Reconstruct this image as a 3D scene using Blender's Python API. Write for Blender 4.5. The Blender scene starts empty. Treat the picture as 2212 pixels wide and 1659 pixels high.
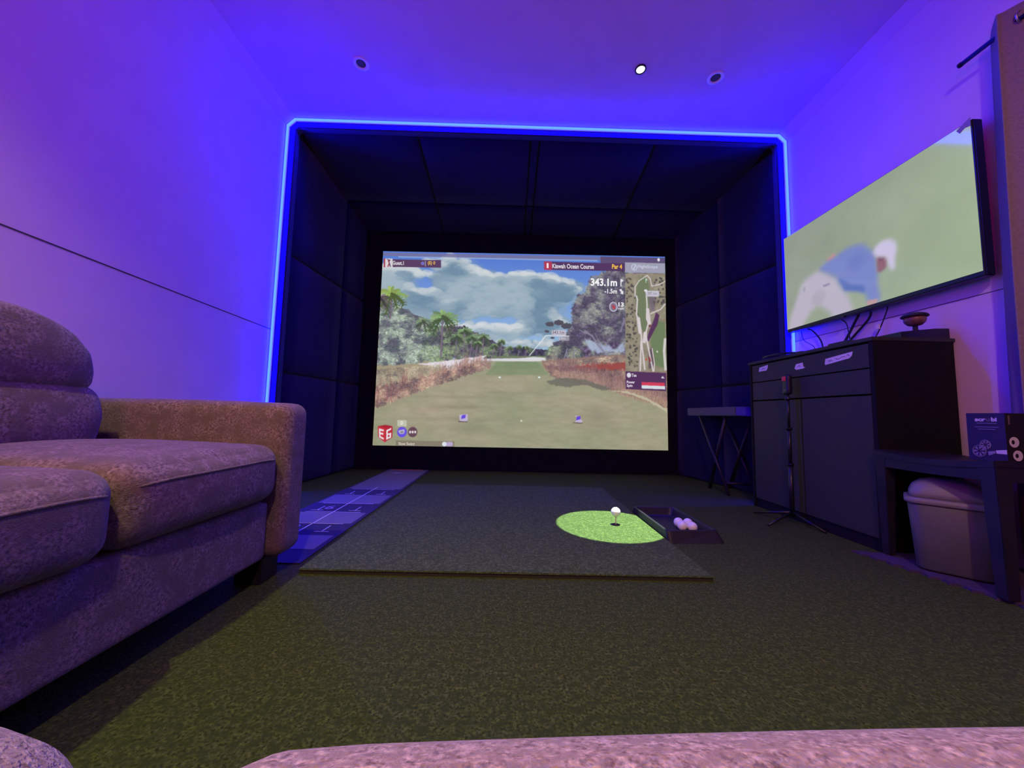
import bpy, bmesh, math, random
import numpy as np
from mathutils import Vector, Matrix

# ---------------------------------------------------------------- camera
sc = bpy.context.scene
PITCH, YAW, ROLL = math.radians(4.75), math.radians(.35), math.radians(1.25)
cd = bpy.data.cameras.new('camera')
cam = bpy.data.objects.new('camera', cd)
sc.collection.objects.link(cam)
fw = Vector((math.sin(YAW)*math.cos(PITCH), math.cos(YAW)*math.cos(PITCH), math.sin(PITCH)))
rt = fw.cross(Vector((0, 0, 1))).normalized()
up = rt.cross(fw)
r2 = rt*math.cos(ROLL)+up*math.sin(ROLL)
u2 = up*math.cos(ROLL)-rt*math.sin(ROLL)
m = Matrix((r2, u2, -fw)).transposed().to_4x4()
m.translation = (0, 0, .51)
cam.matrix_world = m
cd.sensor_width = 36
cd.lens = 790/2212*36
cd.clip_start = .004
sc.camera = cam

# ---------------------------------------------------------------- world, view, lamps
w = bpy.data.worlds.new('world'); sc.world = w; w.use_nodes = True
w.node_tree.nodes['Background'].inputs[0].default_value = (.25, .12, .5, 1)
w.node_tree.nodes['Background'].inputs[1].default_value = .02
vs = sc.view_settings
vs.view_transform = 'Standard'; vs.look = 'None'; vs.exposure = 0; vs.gamma = 1; vs.use_curve_mapping = False
sc.cycles.use_denoising = True
sc.cycles.max_bounces = 8
sc.cycles.diffuse_bounces = 5
sc.cycles.sample_clamp_indirect = 6
sc.cycles.use_light_tree = True

LED_COL, LED_POW = (.0006, .0016, 1.0), 275.0


def lamp(name, kind, loc, aim, energy, col, **kw):
    l = bpy.data.lights.new(name, kind); l.energy = energy; l.color = col
    for k, v in kw.items(): setattr(l, k, v)
    o = bpy.data.objects.new(name, l); sc.collection.objects.link(o); o.location = loc
    o.rotation_euler = (Vector(aim)-Vector(loc)).to_track_quat('-Z', 'Y').to_euler()
    return o


# warm recessed downlights of the room behind the camera
lamp('warm_downlight_light', 'SPOT', (-.78, -.10, 2.40), (-.72, .0, 0), 112.0, (1, .78, .28), spot_size=math.radians(112), spot_blend=.8, shadow_soft_size=.035)
lamp('rose_downlight_light', 'SPOT', (.15, -.85, 2.40), (1.0, .75, .2), 105.0, (1, .64, .40), spot_size=math.radians(104), spot_blend=.8, shadow_soft_size=.05)
# unseen pink fill, added to bring red to the walls and ceiling
lamp('pink_fill_light', 'AREA', (-.5, -1.2, 1.35), (-.3, .9, 2.5), 12.5, (1, .02, .42), shape='DISK', size=.3)
# spot over the tee with a sharp edge
lamp('tee_spot_light', 'SPOT', (.683, 1.855, 2.39), (.476, 1.722, .018), 1120.0, (.80, 1, .86),
     spot_size=2*math.atan(.246/2.40), spot_blend=.03, shadow_soft_size=.006)

# ---------------------------------------------------------------- helpers
COL = sc.collection
WL = {}


def origin(p):
    return WL.get(p.name, Vector((0, 0, 0))) if p else Vector((0, 0, 0))


def tag(o, label=None, cat=None, group=None, kind=None):
    if label: o['label'] = label
    if cat: o['category'] = cat
    if group: o['group'] = group
    if kind: o['kind'] = kind
    return o


def thing(name, loc, label, cat, group=None):
    o = bpy.data.objects.new(name, None); COL.objects.link(o)
    o.location = loc; o.empty_display_size = .05
    WL[o.name] = Vector(loc)
    return tag(o, label, cat, group)


def link(name, me, mat, parent=None, base=None):
    """me has world coordinates; the object's origin goes to the parent's or to base"""
    b = origin(parent) if parent else Vector(base or (0, 0, 0))
    me.transform(Matrix.Translation(-b))
    o = bpy.data.objects.new(name, me); COL.objects.link(o)
    if parent:
        o.parent = parent
    else:
        o.location = b
    WL[o.name] = b
    if mat is not None:
        for mm in (mat if isinstance(mat, (list, tuple)) else [mat]): me.materials.append(mm)
    return o


def raw(verts, faces, smooth=False):
    me = bpy.data.meshes.new('m')
    me.from_pydata([tuple(v) for v in verts], [], faces)
    me.validate(); me.update()
    bm = bmesh.new(); bm.from_mesh(me)
    bmesh.ops.recalc_face_normals(bm, faces=bm.faces)
    bm.to_mesh(me); bm.free()
    if smooth:
        for p in me.polygons: p.use_smooth = True
    return me


class MB:
    def __init__(s): s.v = []; s.f = []; s.sm = []

    def add(s, vs_, fs, sm=False):
        n = len(s.v); s.v += [tuple(v) for v in vs_]; s.f += [tuple(i+n for i in f) for f in fs]; s.sm += [sm]*len(fs)
        return s

    def box(s, x0, x1, y0, y1, z0, z1, M=None):
        v = [(x, y, z) for x in (x0, x1) for y in (y0, y1) for z in (z0, z1)]
        if M is not None: v = [tuple(M @ Vector(p)) for p in v]
        return s.add(v, [(0, 1, 3, 2), (4, 6, 7, 5), (0, 4, 5, 1), (2, 3, 7, 6), (0, 2, 6, 4), (1, 5, 7, 3)])

    def tube(s, pts, r, n=10, cap=True):
        pts = [Vector(p) for p in pts]; rs = r if isinstance(r, (list, tuple)) else [r]*len(pts)
        vs_, fs = [], []; prev = None
        for i, p in enumerate(pts):
            d = (pts[min(i+1, len(pts)-1)]-pts[max(i-1, 0)]).normalized()
            a = prev if prev is not None else (Vector((0, 0, 1)) if abs(d.z) < .9 else Vector((1, 0, 0)))
            a = (a-d*a.dot(d)).normalized(); prev = a; b = d.cross(a)
            for k in range(n):
                t = 2*math.pi*k/n
                vs_.append(p+(a*math.cos(t)+b*math.sin(t))*rs[i])
        for i in range(len(pts)-1):
            for k in range(n):
                fs.append((i*n+k, i*n+(k+1) % n, (i+1)*n+(k+1) % n, (i+1)*n+k))
        if cap: fs += [tuple(range(n-1, -1, -1)), tuple(range((len(pts)-1)*n, len(pts)*n))]
        return s.add(vs_, fs, True)

    def lathe(s, prof, c, n=32, M=None):
        vs_, fs = [], []
        for r, z in prof:
            for k in range(n):
                t = 2*math.pi*k/n; p = Vector((r*math.cos(t), r*math.sin(t), z))
                if M is not None: p = M @ p
                vs_.append(p+Vector(c))
        for i in range(len(prof)-1):
            for k in range(n):
                fs.append((i*n+k, i*n+(k+1) % n, (i+1)*n+(k+1) % n, (i+1)*n+k))
        fs += [tuple(range(n)), tuple(range((len(prof)-1)*n, len(prof)*n))]
        return s.add(vs_, fs, True)

    def poly(s, pts, nrm, th):
        """flat polygon (world points) extruded by th along nrm"""
        nrm = Vector(nrm)*th; n = len(pts); v = [Vector(p) for p in pts]; v += [p+nrm for p in v]
        fs = [tuple(range(n)), tuple(range(2*n-1, n-1, -1))]+[(i, (i+1) % n, (i+1) % n+n, i+n) for i in range(n)]
        return s.add(v, fs)

    def build(s, name, mat, parent=None, base=None, bevel=0, seg=2):
        me = bpy.data.meshes.new(name)
        me.from_pydata(s.v, [], s.f); me.update()
        me.polygons.foreach_set('use_smooth', s.sm)
        bm = bmesh.new(); bm.from_mesh(me)
        bmesh.ops.recalc_face_normals(bm, faces=bm.faces)
        if bevel:
            ee = [e for e in bm.edges if len(e.link_faces) == 2 and e.calc_face_angle(0) > .6]
            bmesh.ops.bevel(bm, geom=ee, offset=bevel, segments=seg, affect='EDGES', clamp_overlap=True)
        bm.to_mesh(me); bm.free()
        return link(name, me, mat, parent, base)


def box(name, x0, x1, y0, y1, z0, z1, mat, parent=None, bevel=0, seg=2, base=None):
    if parent is None and base is None: base = ((x0+x1)/2, (y0+y1)/2, min(z0, z1))
    return MB().box(x0, x1, y0, y1, z0, z1).build(name, mat, parent, base, bevel, seg)


def rbox(c, half, r, n=18, fn=None):
    """soft rounded box as (verts, faces): n cuts per side, fn reshapes unit coordinates + point"""
    hx, hy, hz = half
    # cuts crowd towards the edges so that the rounding stays smooth
    t = [math.sin(math.pi/2*(2*i/n-1)) for i in range(n+1)]
    idx = {}; vs_ = []; fs = []

    def vid(a, b, cc):
        k = (round(a, 6), round(b, 6), round(cc, 6))
        if k not in idx:
            p = Vector((a*hx, b*hy, cc*hz))
            q = Vector((max(-(hx-r), min(hx-r, p.x)), max(-(hy-r), min(hy-r, p.y)), max(-(hz-r), min(hz-r, p.z))))
            d = p-q
            o = q+d.normalized()*r if d.length > 1e-9 else p
            if fn: o = fn(o, a, b, cc)
            idx[k] = len(vs_); vs_.append(o+Vector(c))
        return idx[k]
    for ax in range(3):
        for sg in (-1, 1):
            for i in range(n):
                for j in range(n):
                    q = []
                    for (a, b) in ((t[i], t[j]), (t[i+1], t[j]), (t[i+1], t[j+1]), (t[i], t[j+1])):
                        pt = [0, 0, 0]; pt[ax] = sg; pt[(ax+1) % 3] = a; pt[(ax+2) % 3] = b
                        q.append(vid(*pt))
                    fs.append(tuple(q) if sg > 0 else tuple(q[::-1]))
    return vs_, fs


def soft(name, c, half, r, mat, parent=None, n=18, fn=None, base=None):
    vs_, fs = rbox(c, half, r, n, fn)
    return MB().add(vs_, fs, True).build(name, mat, parent, base)


def N(t, typ, **kw):
    n = t.nodes.new(typ)
    for k, v in kw.items():
        if k in n.inputs.keys(): n.inputs[k].default_value = v
        else: setattr(n, k, v)
    return n


def mat(name, c1, c2=None, scale=50, rough=.8, bump=0, bscale=None, spec=.3, metal=0, detail=3, dist=.002, c3=None, big=None, sheen=0, ramp=(.35, .65)):
    m_ = bpy.data.materials.new(name); m_.use_nodes = True; t = m_.node_tree; p = t.nodes['Principled BSDF']
    p.inputs['Roughness'].default_value = rough; p.inputs['Specular IOR Level'].default_value = spec
    p.inputs['Metallic'].default_value = metal
    if sheen: p.inputs['Sheen Weight'].default_value = sheen
    c1 = (*c1, 1)
    p.inputs['Base Color'].default_value = c1
    L = t.links.new
    tc = N(t, 'ShaderNodeTexCoord')
    if c2 is not None:
        nz = N(t, 'ShaderNodeTexNoise', Scale=scale, Detail=detail, Roughness=.65); L(tc.outputs['Object'], nz.inputs['Vector'])
        cr = N(t, 'ShaderNodeValToRGB'); cr.color_ramp.elements[0].position = ramp[0]; cr.color_ramp.elements[1].position = ramp[1]
        cr.color_ramp.elements[0].color = c1; cr.color_ramp.elements[1].color = (*c2, 1)
        L(nz.outputs['Fac'], cr.inputs['Fac']); out = cr.outputs['Color']
        if c3 is not None:
            n2 = N(t, 'ShaderNodeTexNoise', Scale=big or scale/8, Detail=2.0); L(tc.outputs['Object'], n2.inputs['Vector'])
            mr = N(t, 'ShaderNodeMapRange'); mr.inputs['From Min'].default_value = .4; mr.inputs['From Max'].default_value = .65
            L(n2.outputs['Fac'], mr.inputs['Value'])
            mx = N(t, 'ShaderNodeMix', data_type='RGBA', blend_type='MIX'); L(mr.outputs['Result'], mx.inputs['Factor'])
            L(out, mx.inputs['A']); mx.inputs['B'].default_value = (*c3, 1); out = mx.outputs['Result']
        L(out, p.inputs['Base Color'])
    if bump:
        nb = N(t, 'ShaderNodeTexNoise', Scale=bscale or scale, Detail=3.0); L(tc.outputs['Object'], nb.inputs['Vector'])
        bp = N(t, 'ShaderNodeBump', Strength=bump, Distance=dist); L(nb.outputs['Fac'], bp.inputs['Height']); L(bp.outputs['Normal'], p.inputs['Normal'])
    return m_


def emis(name, col, s):
    m_ = bpy.data.materials.new(name); m_.use_nodes = True; t = m_.node_tree
    t.nodes.remove(t.nodes['Principled BSDF'])
    e = N(t, 'ShaderNodeEmission'); e.inputs[0].default_value = (*col, 1); e.inputs[1].default_value = s
    t.links.new(e.outputs[0], t.nodes['Material Output'].inputs[0])
    return m_


def srgb(r, g, b):
    return tuple(((c/255)/12.92 if c <= 10 else ((c/255+.055)/1.055)**2.4) for c in (r, g, b))


def turf(name, c1, c2, c3, sc1, bump):
    """short pile: fine fibre speckle over a slow mottling"""
    m_ = mat(name, c1, c2, scale=sc1, rough=.95, spec=.05, bump=bump, bscale=sc1*1.1, dist=.004, c3=c3, big=sc1/2.6, detail=4, ramp=(.38, .62))
    return m_


M = dict(
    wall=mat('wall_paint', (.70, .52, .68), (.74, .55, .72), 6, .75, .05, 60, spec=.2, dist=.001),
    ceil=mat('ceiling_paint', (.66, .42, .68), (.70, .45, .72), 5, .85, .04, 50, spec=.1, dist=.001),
    trim=mat('trim_paint', (.62, .6, .62), rough=.6),
    groove=mat('groove_dark', (.06, .05, .06), rough=.9),
    floor=turf('green_turf_floor', (.022, .035, .006), (.106, .140, .026), (.040, .060, .012), 170, 1.0),
    hit=turf('hitting_turf', (.034, .055, .014), (.155, .220, .058), (.060, .092, .022), 230, 1.0),
    black=mat('black_fabric', (.006, .006, .008), (.01, .01, .012), 30, .95, .25, 300, spec=.05, sheen=.1),
    pad=mat('padded_fabric_led_tint', (.006, .006, .030), (.009, .009, .042), 25, .95, .25, 250, spec=.05, sheen=.1),  # black pads with the blue LED glow mixed into their colour
    rimw=mat('downlight_rim_white', (.88, .8, .88), rough=.5),
    rubber=mat('mat_rubber_base', (.03, .03, .02), rough=.9),
    frame=mat('frame_fabric_led_glow', (.035, .035, .10), rough=.9, spec=.1),  # black lip fabric, blue raised in the colour for the strip's glow
    sofa=mat('sofa_tweed', (.080, .054, .060), (.33, .235, .25), 170, .95, .7, 420, spec=.05, dist=.003, c3=(.15, .11, .10), big=26, detail=5, sheen=.15),
    sofa2=mat('sofa_tweed_close', (.15, .10, .095), (.60, .46, .42), 620, .95, 1.0, 800, spec=.05, dist=.0012, c3=(.30, .22, .20), big=330, detail=2, sheen=.15),
    darkwood=mat('dark_wood', (.010, .008, .010), (.020, .015, .018), 14, .45, .1, 60, spec=.4),
    cab=mat('cabinet_black_ash', (.034, .038, .022), (.044, .048, .027), 60, .55, .12, 300, spec=.25),
    cabside=mat('cabinet_black_side', (.010, .009, .010), (.014, .013, .014), 60, .7, spec=.1),
    tabletop=mat('folding_table_top', (.075, .066, .07), (.09, .08, .085), 40, .6),
    steel=mat('dark_steel_tube', (.035, .028, .035), rough=.4, metal=.5),
    plastic=mat('black_plastic', (.012, .012, .014), rough=.35, spec=.5),
    tray=mat('black_rubber_tray', (.014, .012, .015), (.02, .017, .02), 40, .5, .1, 120, spec=.35),
    ball=mat('golf_ball_white', (.85, .84, .84), rough=.3, spec=.5),
    tee=mat('wood_tee', (.62, .50, .40), rough=.5),
    tape=mat('masking_tape', (.80, .72, .66), (.86, .78, .72), 90, .8),
    ink=mat('marker_ink', (.05, .03, .06), rough=.7),
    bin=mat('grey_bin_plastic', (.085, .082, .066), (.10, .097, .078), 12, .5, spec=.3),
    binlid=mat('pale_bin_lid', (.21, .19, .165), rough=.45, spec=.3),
    foam=mat('foam_mat', (.05, .03, .06), (.07, .042, .08), 80, .8, .4, 200),
    curtain=mat('grey_brown_curtain', (.24, .19, .155), (.29, .23, .19), 120, .9, .25, 500, spec=.05, sheen=.1),
    rod=mat('curtain_rod_black', (.012, .01, .014), rough=.35, metal=.4),
    eyelet=mat('eyelet_metal', (.6, .55, .52), rough=.3, metal=1),
    red=mat('red_button', (.75, .04, .06), rough=.4),
    boxlit=mat('box_front_led_lit', (.030, .022, .060), rough=.6),  # carton face towards the LED: its blue light is put into the colour
    boxdark=mat('box_print_dark', (.018, .012, .014), rough=.6),
    printw=mat('box_print_white', (.72, .66, .70), rough=.6),
    printp=mat('box_print_grey', (.30, .25, .34), rough=.6),
    printg=mat('box_print_faint', (.16, .12, .14), rough=.6),
    cap=mat('ornament_cap', (.02, .018, .02), rough=.6),
    bowl=mat('ornament_bowl', (.13, .04, .035), (.24, .12, .06), 40, .35, spec=.5),
    white=mat('white_plastic', (.7, .7, .72), rough=.4),
    tub=mat('storage_tub_plastic', (.20, .19, .24), (.25, .24, .29), 18, .35, spec=.5),
)
# ---------------------------------------------------------------- setting
XL, XR, YN = -1.519, 1.814, -2.4
YL, YB = 2.287, 3.34


def zc(x): return 2.440-(x+1.5)*.0072       # ceiling drops slightly to the right


def struct(name, verts, faces, mt):
    o = link(name, raw(verts, faces), mt); o['kind'] = 'structure'; return o


def slab(name, x0, x1, y0, y1, z0, z1, mt):
    o = MB().box(x0, x1, y0, y1, z0, z1).build(name, mt); o['kind'] = 'structure'; return o


slab('floor', XL-.12, XR+.12, YN-.1, YB+.12, -.12, 0, M['floor'])
wl = slab('wall_left', XL-.12, XL, YN-.1, YB+.12, 0, 2.56, M['wall'])
wr = slab('wall_right', XR, XR+.12, YN-.1, YB+.12, 0, 2.56, M['wall'])
slab('wall_far', XL, XR, YB, YB+.12, 0, 2.56, M['wall'])
slab('wall_behind', XL, XR, YN-.1, YN, 0, 2.56, M['wall'])
struct('ceiling', [(XL-.1, YN-.1, zc(XL)), (XR+.1, YN-.1, zc(XR)), (XR+.1, YB+.1, zc(XR)), (XL-.1, YB+.1, zc(XL)),
                   (XL-.1, YN-.1, 2.56), (XR+.1, YN-.1, 2.56), (XR+.1, YB+.1, 2.56), (XL-.1, YB+.1, 2.56)],
       [(0, 1, 2, 3), (7, 6, 5, 4), (0, 4, 5, 1), (1, 5, 6, 2), (2, 6, 7, 3), (3, 7, 4, 0)], M['ceil'])
# chamfered coving where the walls meet the ceiling
for nm, xw, sg in (('trim_1', XL, 1), ('trim_2', XR, -1)):
    z = zc(xw)
    a = [(xw, y, z-.056) for y in (YN, YL+.02)]; b = [(xw+sg*.056, y, z) for y in (YN, YL+.02)]; c = [(xw, y, z) for y in (YN, YL+.02)]
    struct(nm, [a[0], b[0], c[0], a[1], b[1], c[1]], [(0, 1, 2), (5, 4, 3), (0, 3, 4, 1), (1, 4, 5, 2), (2, 5, 3, 0)], M['ceil'])
# panel joints of the two long walls
MB().box(XL-.001, XL+.0022, YN, YL, 1.0335, 1.0375, Matrix.Translation((0, 1.2, 1.035)) @ Matrix.Rotation(-.0205, 4, 'X') @ Matrix.Translation((0, -1.2, -1.035))).build('panel_joint', M['groove'], wl)
MB().box(XR-.0016, XR+.001, YN, YL, 1.010, 1.0125).build('panel_joint', M['groove'], wr)

# ---------------------------------------------------------------- golf enclosure
enc = thing('golf_enclosure', (.15, 2.8, 0), 'black padded fabric golf enclosure surrounding the projected fairway screen', 'golf enclosure')


def padgrid(name, P, us, vs__, th, gap=.006):
    """pads between the joints us, vs__ of a surface P(u, v, depth)"""
    mb = MB()
    for i in range(len(us)-1):
        for j in range(len(vs__)-1):
            u0, u1, v0, v1 = us[i]+gap, us[i+1]-gap, vs__[j]+gap, vs__[j+1]-gap
            n = 10; vv, ff = [], []
            for a in range(n+1):
                for b in range(n+1):
                    s_, t_ = a/n, b/n
                    e = min(s_*(u1-u0), (1-s_)*(u1-u0), t_*(v1-v0), (1-t_)*(v1-v0))
                    d = th*min(1, .35+e/.05) if 0 < a < n and 0 < b < n else 0
                    vv.append(P(u0+(u1-u0)*(s_ if a not in (1, n-1) else (.02 if a == 1 else .98)), v0+(v1-v0)*(t_ if b not in (1, n-1) else (.02 if b == 1 else .98)), d))
            for a in range(n):
                for b in range(n):
                    ff.append((a*(n+1)+b, (a+1)*(n+1)+b, (a+1)*(n+1)+b+1, a*(n+1)+b+1))
            mb.add(vv, ff, True)
    return mb.build(name, M['pad'], enc)


Y0 = YL+.035


def sideL(y, z, d): return Vector((-1.47+(y-YL)*.085+d, y, z))
def sideR(y, z, d): return Vector((1.765-(y-YL)*.225-d, y, z))
def topP(x, y, d): return Vector((x, y, 2.375-(y-YL)*.155-(x+1.5)*.006-d))


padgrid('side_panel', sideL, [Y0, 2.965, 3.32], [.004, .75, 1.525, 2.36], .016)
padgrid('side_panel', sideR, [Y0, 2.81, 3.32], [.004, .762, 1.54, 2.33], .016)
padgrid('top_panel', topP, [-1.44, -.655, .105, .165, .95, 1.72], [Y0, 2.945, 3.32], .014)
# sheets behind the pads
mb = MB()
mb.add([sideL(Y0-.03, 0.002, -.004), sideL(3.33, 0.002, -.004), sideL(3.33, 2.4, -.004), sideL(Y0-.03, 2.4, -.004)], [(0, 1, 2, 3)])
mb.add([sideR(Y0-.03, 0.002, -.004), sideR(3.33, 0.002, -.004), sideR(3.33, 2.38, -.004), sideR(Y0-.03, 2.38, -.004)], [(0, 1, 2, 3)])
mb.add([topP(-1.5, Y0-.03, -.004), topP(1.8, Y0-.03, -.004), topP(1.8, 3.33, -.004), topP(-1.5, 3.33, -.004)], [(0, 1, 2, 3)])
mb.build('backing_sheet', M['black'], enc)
box('rear_curtain', -1.5, 1.8, 3.312, 3.325, .002, 2.36, M['black'], enc)


def arch(off):
    """the led arch line (x, z) with cut corners, moved inwards by off"""
    zl, zr = zc(-1.5), zc(1.8)
    c = .050; o = off; k = .41*o
    return [(-1.507+o, .004), (-1.507+o, zl-.062-k), (-1.507+.050+k, zl-.013-o), (1.80-.046-k, zr-.013-o), (1.80-o, zr-.060-k), (1.80-o, .004)]


A0, A1 = arch(-.012), arch(.055)
vv = []; ff = []
for (x, z) in A0: vv += [(x, YL, z), (x, YL+.05, z)]
for (x, z) in A1: vv += [(x, YL, z), (x, YL+.05, z)]
n = len(A0)
for i in range(n-1):
    a, b, c, d = 2*i, 2*i+2, 2*n+2*i, 2*n+2*i+2
    ff += [(a, b, d, c), (a+1, c+1, d+1, b+1), (c, d, d+1, c+1), (a, a+1, b+1, b)]
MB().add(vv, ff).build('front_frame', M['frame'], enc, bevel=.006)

# ---------------------------------------------------------------- led strip
led = thing('led_strip_light', (.15, YL, 0), 'glowing blue LED strip framing the golf enclosure opening', 'led strip')


def strip(name, o0, o1, y0, y1, mt):
    a_, b_ = arch(o0), arch(o1); vv, ff = [], []
    for (x, z) in a_: vv += [(x, y0, z), (x, y1, z)]
    for (x, z) in b_: vv += [(x, y0, z), (x, y1, z)]
    for i in range(n-1):
        a, b, c, d = 2*i, 2*i+2, 2*n+2*i, 2*n+2*i+2
        ff += [(a, b, d, c), (a+1, c+1, d+1, b+1), (c, d, d+1, c+1), (a, a+1, b+1, b)]
    ff += [(0, 2*n, 2*n+1, 1), (2*n-2, 2*n-1, 4*n-1, 4*n-2)]
    return MB().add(vv, ff).build(name, mt, led)


led_em = emis('led_blue_glow', LED_COL, LED_POW)
strip('channel', -.004, .0145, YL-.006, YL-.0008, M['white'])
strip('light_tube', .002, .009, YL-.019, YL-.0065, led_em)

# ---------------------------------------------------------------- pictures on the two screens, drawn here pixel by pixel
rng = np.random.default_rng(7)


def vnoise(h, w_, cell, oct_=4, seed=0, ax=1.0):
    r = np.random.default_rng(seed); out = np.zeros((h, w_)); amp = 1; tot = 0
    for o in range(oct_):
        c = max(cell/2**o, 1.3); gh, gw = int(h/c)+3, int(w_/(c*ax))+3
        g = r.random((gh, gw))
        y = np.arange(h)/c; x = np.arange(w_)/(c*ax)
        yi, xi = y.astype(int), x.astype(int); fy, fx = y-yi, x-xi
        fy = fy*fy*(3-2*fy); fx = fx*fx*(3-2*fx)
        a = g[yi][:, xi]; b = g[yi][:, xi+1]; c_ = g[yi+1][:, xi]; d = g[yi+1][:, xi+1]
        out += amp*((a*(1-fx)+b*fx)*(1-fy)[:, None]+(c_*(1-fx)+d*fx)*fy[:, None]); tot += amp; amp *= .55
    return out/tot


class Paint:
    def __init__(s, w_, h, conv):
        s.w, s.h, s.conv = w_, h, conv
        s.a = np.zeros((h, w_, 3)); s.yy, s.xx = np.mgrid[0:h, 0:w_].astype(float)

    def pts(s, ps): return np.array([s.conv(*p) for p in ps], float)

    def mix(s, mask, col):
        col = np.array(col, float)/255 if not isinstance(col, np.ndarray) else col
        s.a = s.a*(1-mask[..., None])+col*mask[..., None]

    def polymask(s, ps, soft=0, rough=None):
        P = s.pts(ps); X_, Y_ = s.xx, s.yy
        if rough is not None: X_ = X_+rough[0]; Y_ = Y_+rough[1]
        m_ = np.zeros((s.h, s.w), bool); k = len(P)
        for i in range(k):
            x1, y1 = P[i]; x2, y2 = P[(i+1) % k]
            if y1 == y2: continue
            c = ((y1 > Y_) != (y2 > Y_)) & (X_ < (x2-x1)*(Y_-y1)/(y2-y1)+x1)
            m_ ^= c
        m_ = m_.astype(float)
        return s.blur(m_, soft) if soft else m_

    def blur(s, m_, r):
        r = int(r)
        if r < 1: return m_
        for _ in range(2):
            for ax in (0, 1):
                pd = [(r, r) if ax == i else (0, 0) for i in range(2)]
                c = np.cumsum(np.pad(m_, pd, mode='edge'), axis=ax)
                z = np.zeros_like(np.take(c, [0], ax)); c = np.concatenate([z, c], ax)
                L_ = m_.shape[ax]
                m_ = (np.take(c, range(2*r+1, 2*r+1+L_-0), ax, mode='clip')-np.take(c, range(0, L_), ax))/(2*r+1)
        return m_

    def poly(s, ps, col, soft=0, rough=None, alpha=1): s.mix(s.polymask(ps, soft, rough)*alpha, col)

    def ell(s, x, y, rx, ry, col, soft=1.0, alpha=1, col2=None, rot=0):
        """soft ellipse; col2 shades its lower part"""
        cx, cy = s.conv(x, y); ex, ey = s.conv(x+rx, y+ry); rx, ry = abs(ex-cx), abs(ey-cy); R_ = max(rx, ry)+soft+2
        x0_, x1_ = int(max(0, cx-R_)), int(min(s.w, cx+R_+1)); y0_, y1_ = int(max(0, cy-R_)), int(min(s.h, cy+R_+1))
        if x1_ <= x0_ or y1_ <= y0_: return
        X_, Y_ = s.xx[y0_:y1_, x0_:x1_]-cx, s.yy[y0_:y1_, x0_:x1_]-cy
        if rot: X_, Y_ = X_*math.cos(rot)+Y_*math.sin(rot), -X_*math.sin(rot)+Y_*math.cos(rot)
        d = np.sqrt((X_/rx)**2+(Y_/ry)**2); mn_ = min(rx, ry)
        m_ = (np.clip((1-d)*mn_/soft+.5, 0, 1)*alpha)[..., None]
        c = np.array(col, float)/255
        if col2 is not None:
            t_ = np.clip(Y_/ry*.75+.25, 0, 1)[..., None]; c = c*(1-t_)+np.array(col2, float)/255*t_
        s.a[y0_:y1_, x0_:x1_] = s.a[y0_:y1_, x0_:x1_]*(1-m_)+c*m_

    def line(s, ps, wd, col, alpha=1):
        P = s.pts(ps); k = abs(s.conv(1, 0)[0]-s.conv(0, 0)[0])
        for (x1, y1), (x2, y2) in zip(P[:-1], P[1:]):
            x0_, x1_ = int(max(0, min(x1, x2)-wd*k-3)), int(min(s.w, max(x1, x2)+wd*k+4))
            y0_, y1_ = int(max(0, min(y1, y2)-wd*k-3)), int(min(s.h, max(y1, y2)+wd*k+4))
            if x1_ <= x0_ or y1_ <= y0_: continue
            X_, Y_ = s.xx[y0_:y1_, x0_:x1_], s.yy[y0_:y1_, x0_:x1_]
            dx, dy = x2-x1, y2-y1; L2 = dx*dx+dy*dy+1e-9
            t_ = np.clip(((X_-x1)*dx+(Y_-y1)*dy)/L2, 0, 1)
            d = np.hypot(X_-x1-t_*dx, Y_-y1-t_*dy)
            m_ = np.clip(wd*k/2-d+.5, 0, 1)[..., None]*alpha
            s.a[y0_:y1_, x0_:x1_] = s.a[y0_:y1_, x0_:x1_]*(1-m_)+np.array(col)/255*m_

    def rect(s, x0, y0, x1, y1, col, sk=.02, alpha=1):
        s.poly([(x0, y0), (x1, y0+sk*(x1-x0)), (x1, y1+sk*(x1-x0)), (x0, y1)], col, alpha=alpha)

    def image(s, name):
        im = bpy.data.images.new(name, s.w, s.h)
        px = np.ones((s.h, s.w, 4), np.float32); px[..., :3] = np.clip(s.a, 0, 1)[::-1]
        im.pixels.foreach_set(px.ravel()); im.update(); im.pack()
        return im


def screen_mat(name, im, s, gloss=0):
    m_ = bpy.data.materials.new(name); m_.use_nodes = True; t = m_.node_tree; p = t.nodes['Principled BSDF']
    ti = N(t, 'ShaderNodeTexImage'); ti.image = im
    t.links.new(ti.outputs[0], p.inputs['Emission Color']); p.inputs['Emission Strength'].default_value = s
    p.inputs['Base Color'].default_value = (.02, .02, .02, 1) if gloss else (.04, .04, .04, 1)
    p.inputs['Roughness'].default_value = .06 if gloss else 1
    p.inputs['Specular IOR Level'].default_value = gloss
    return m_


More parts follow.
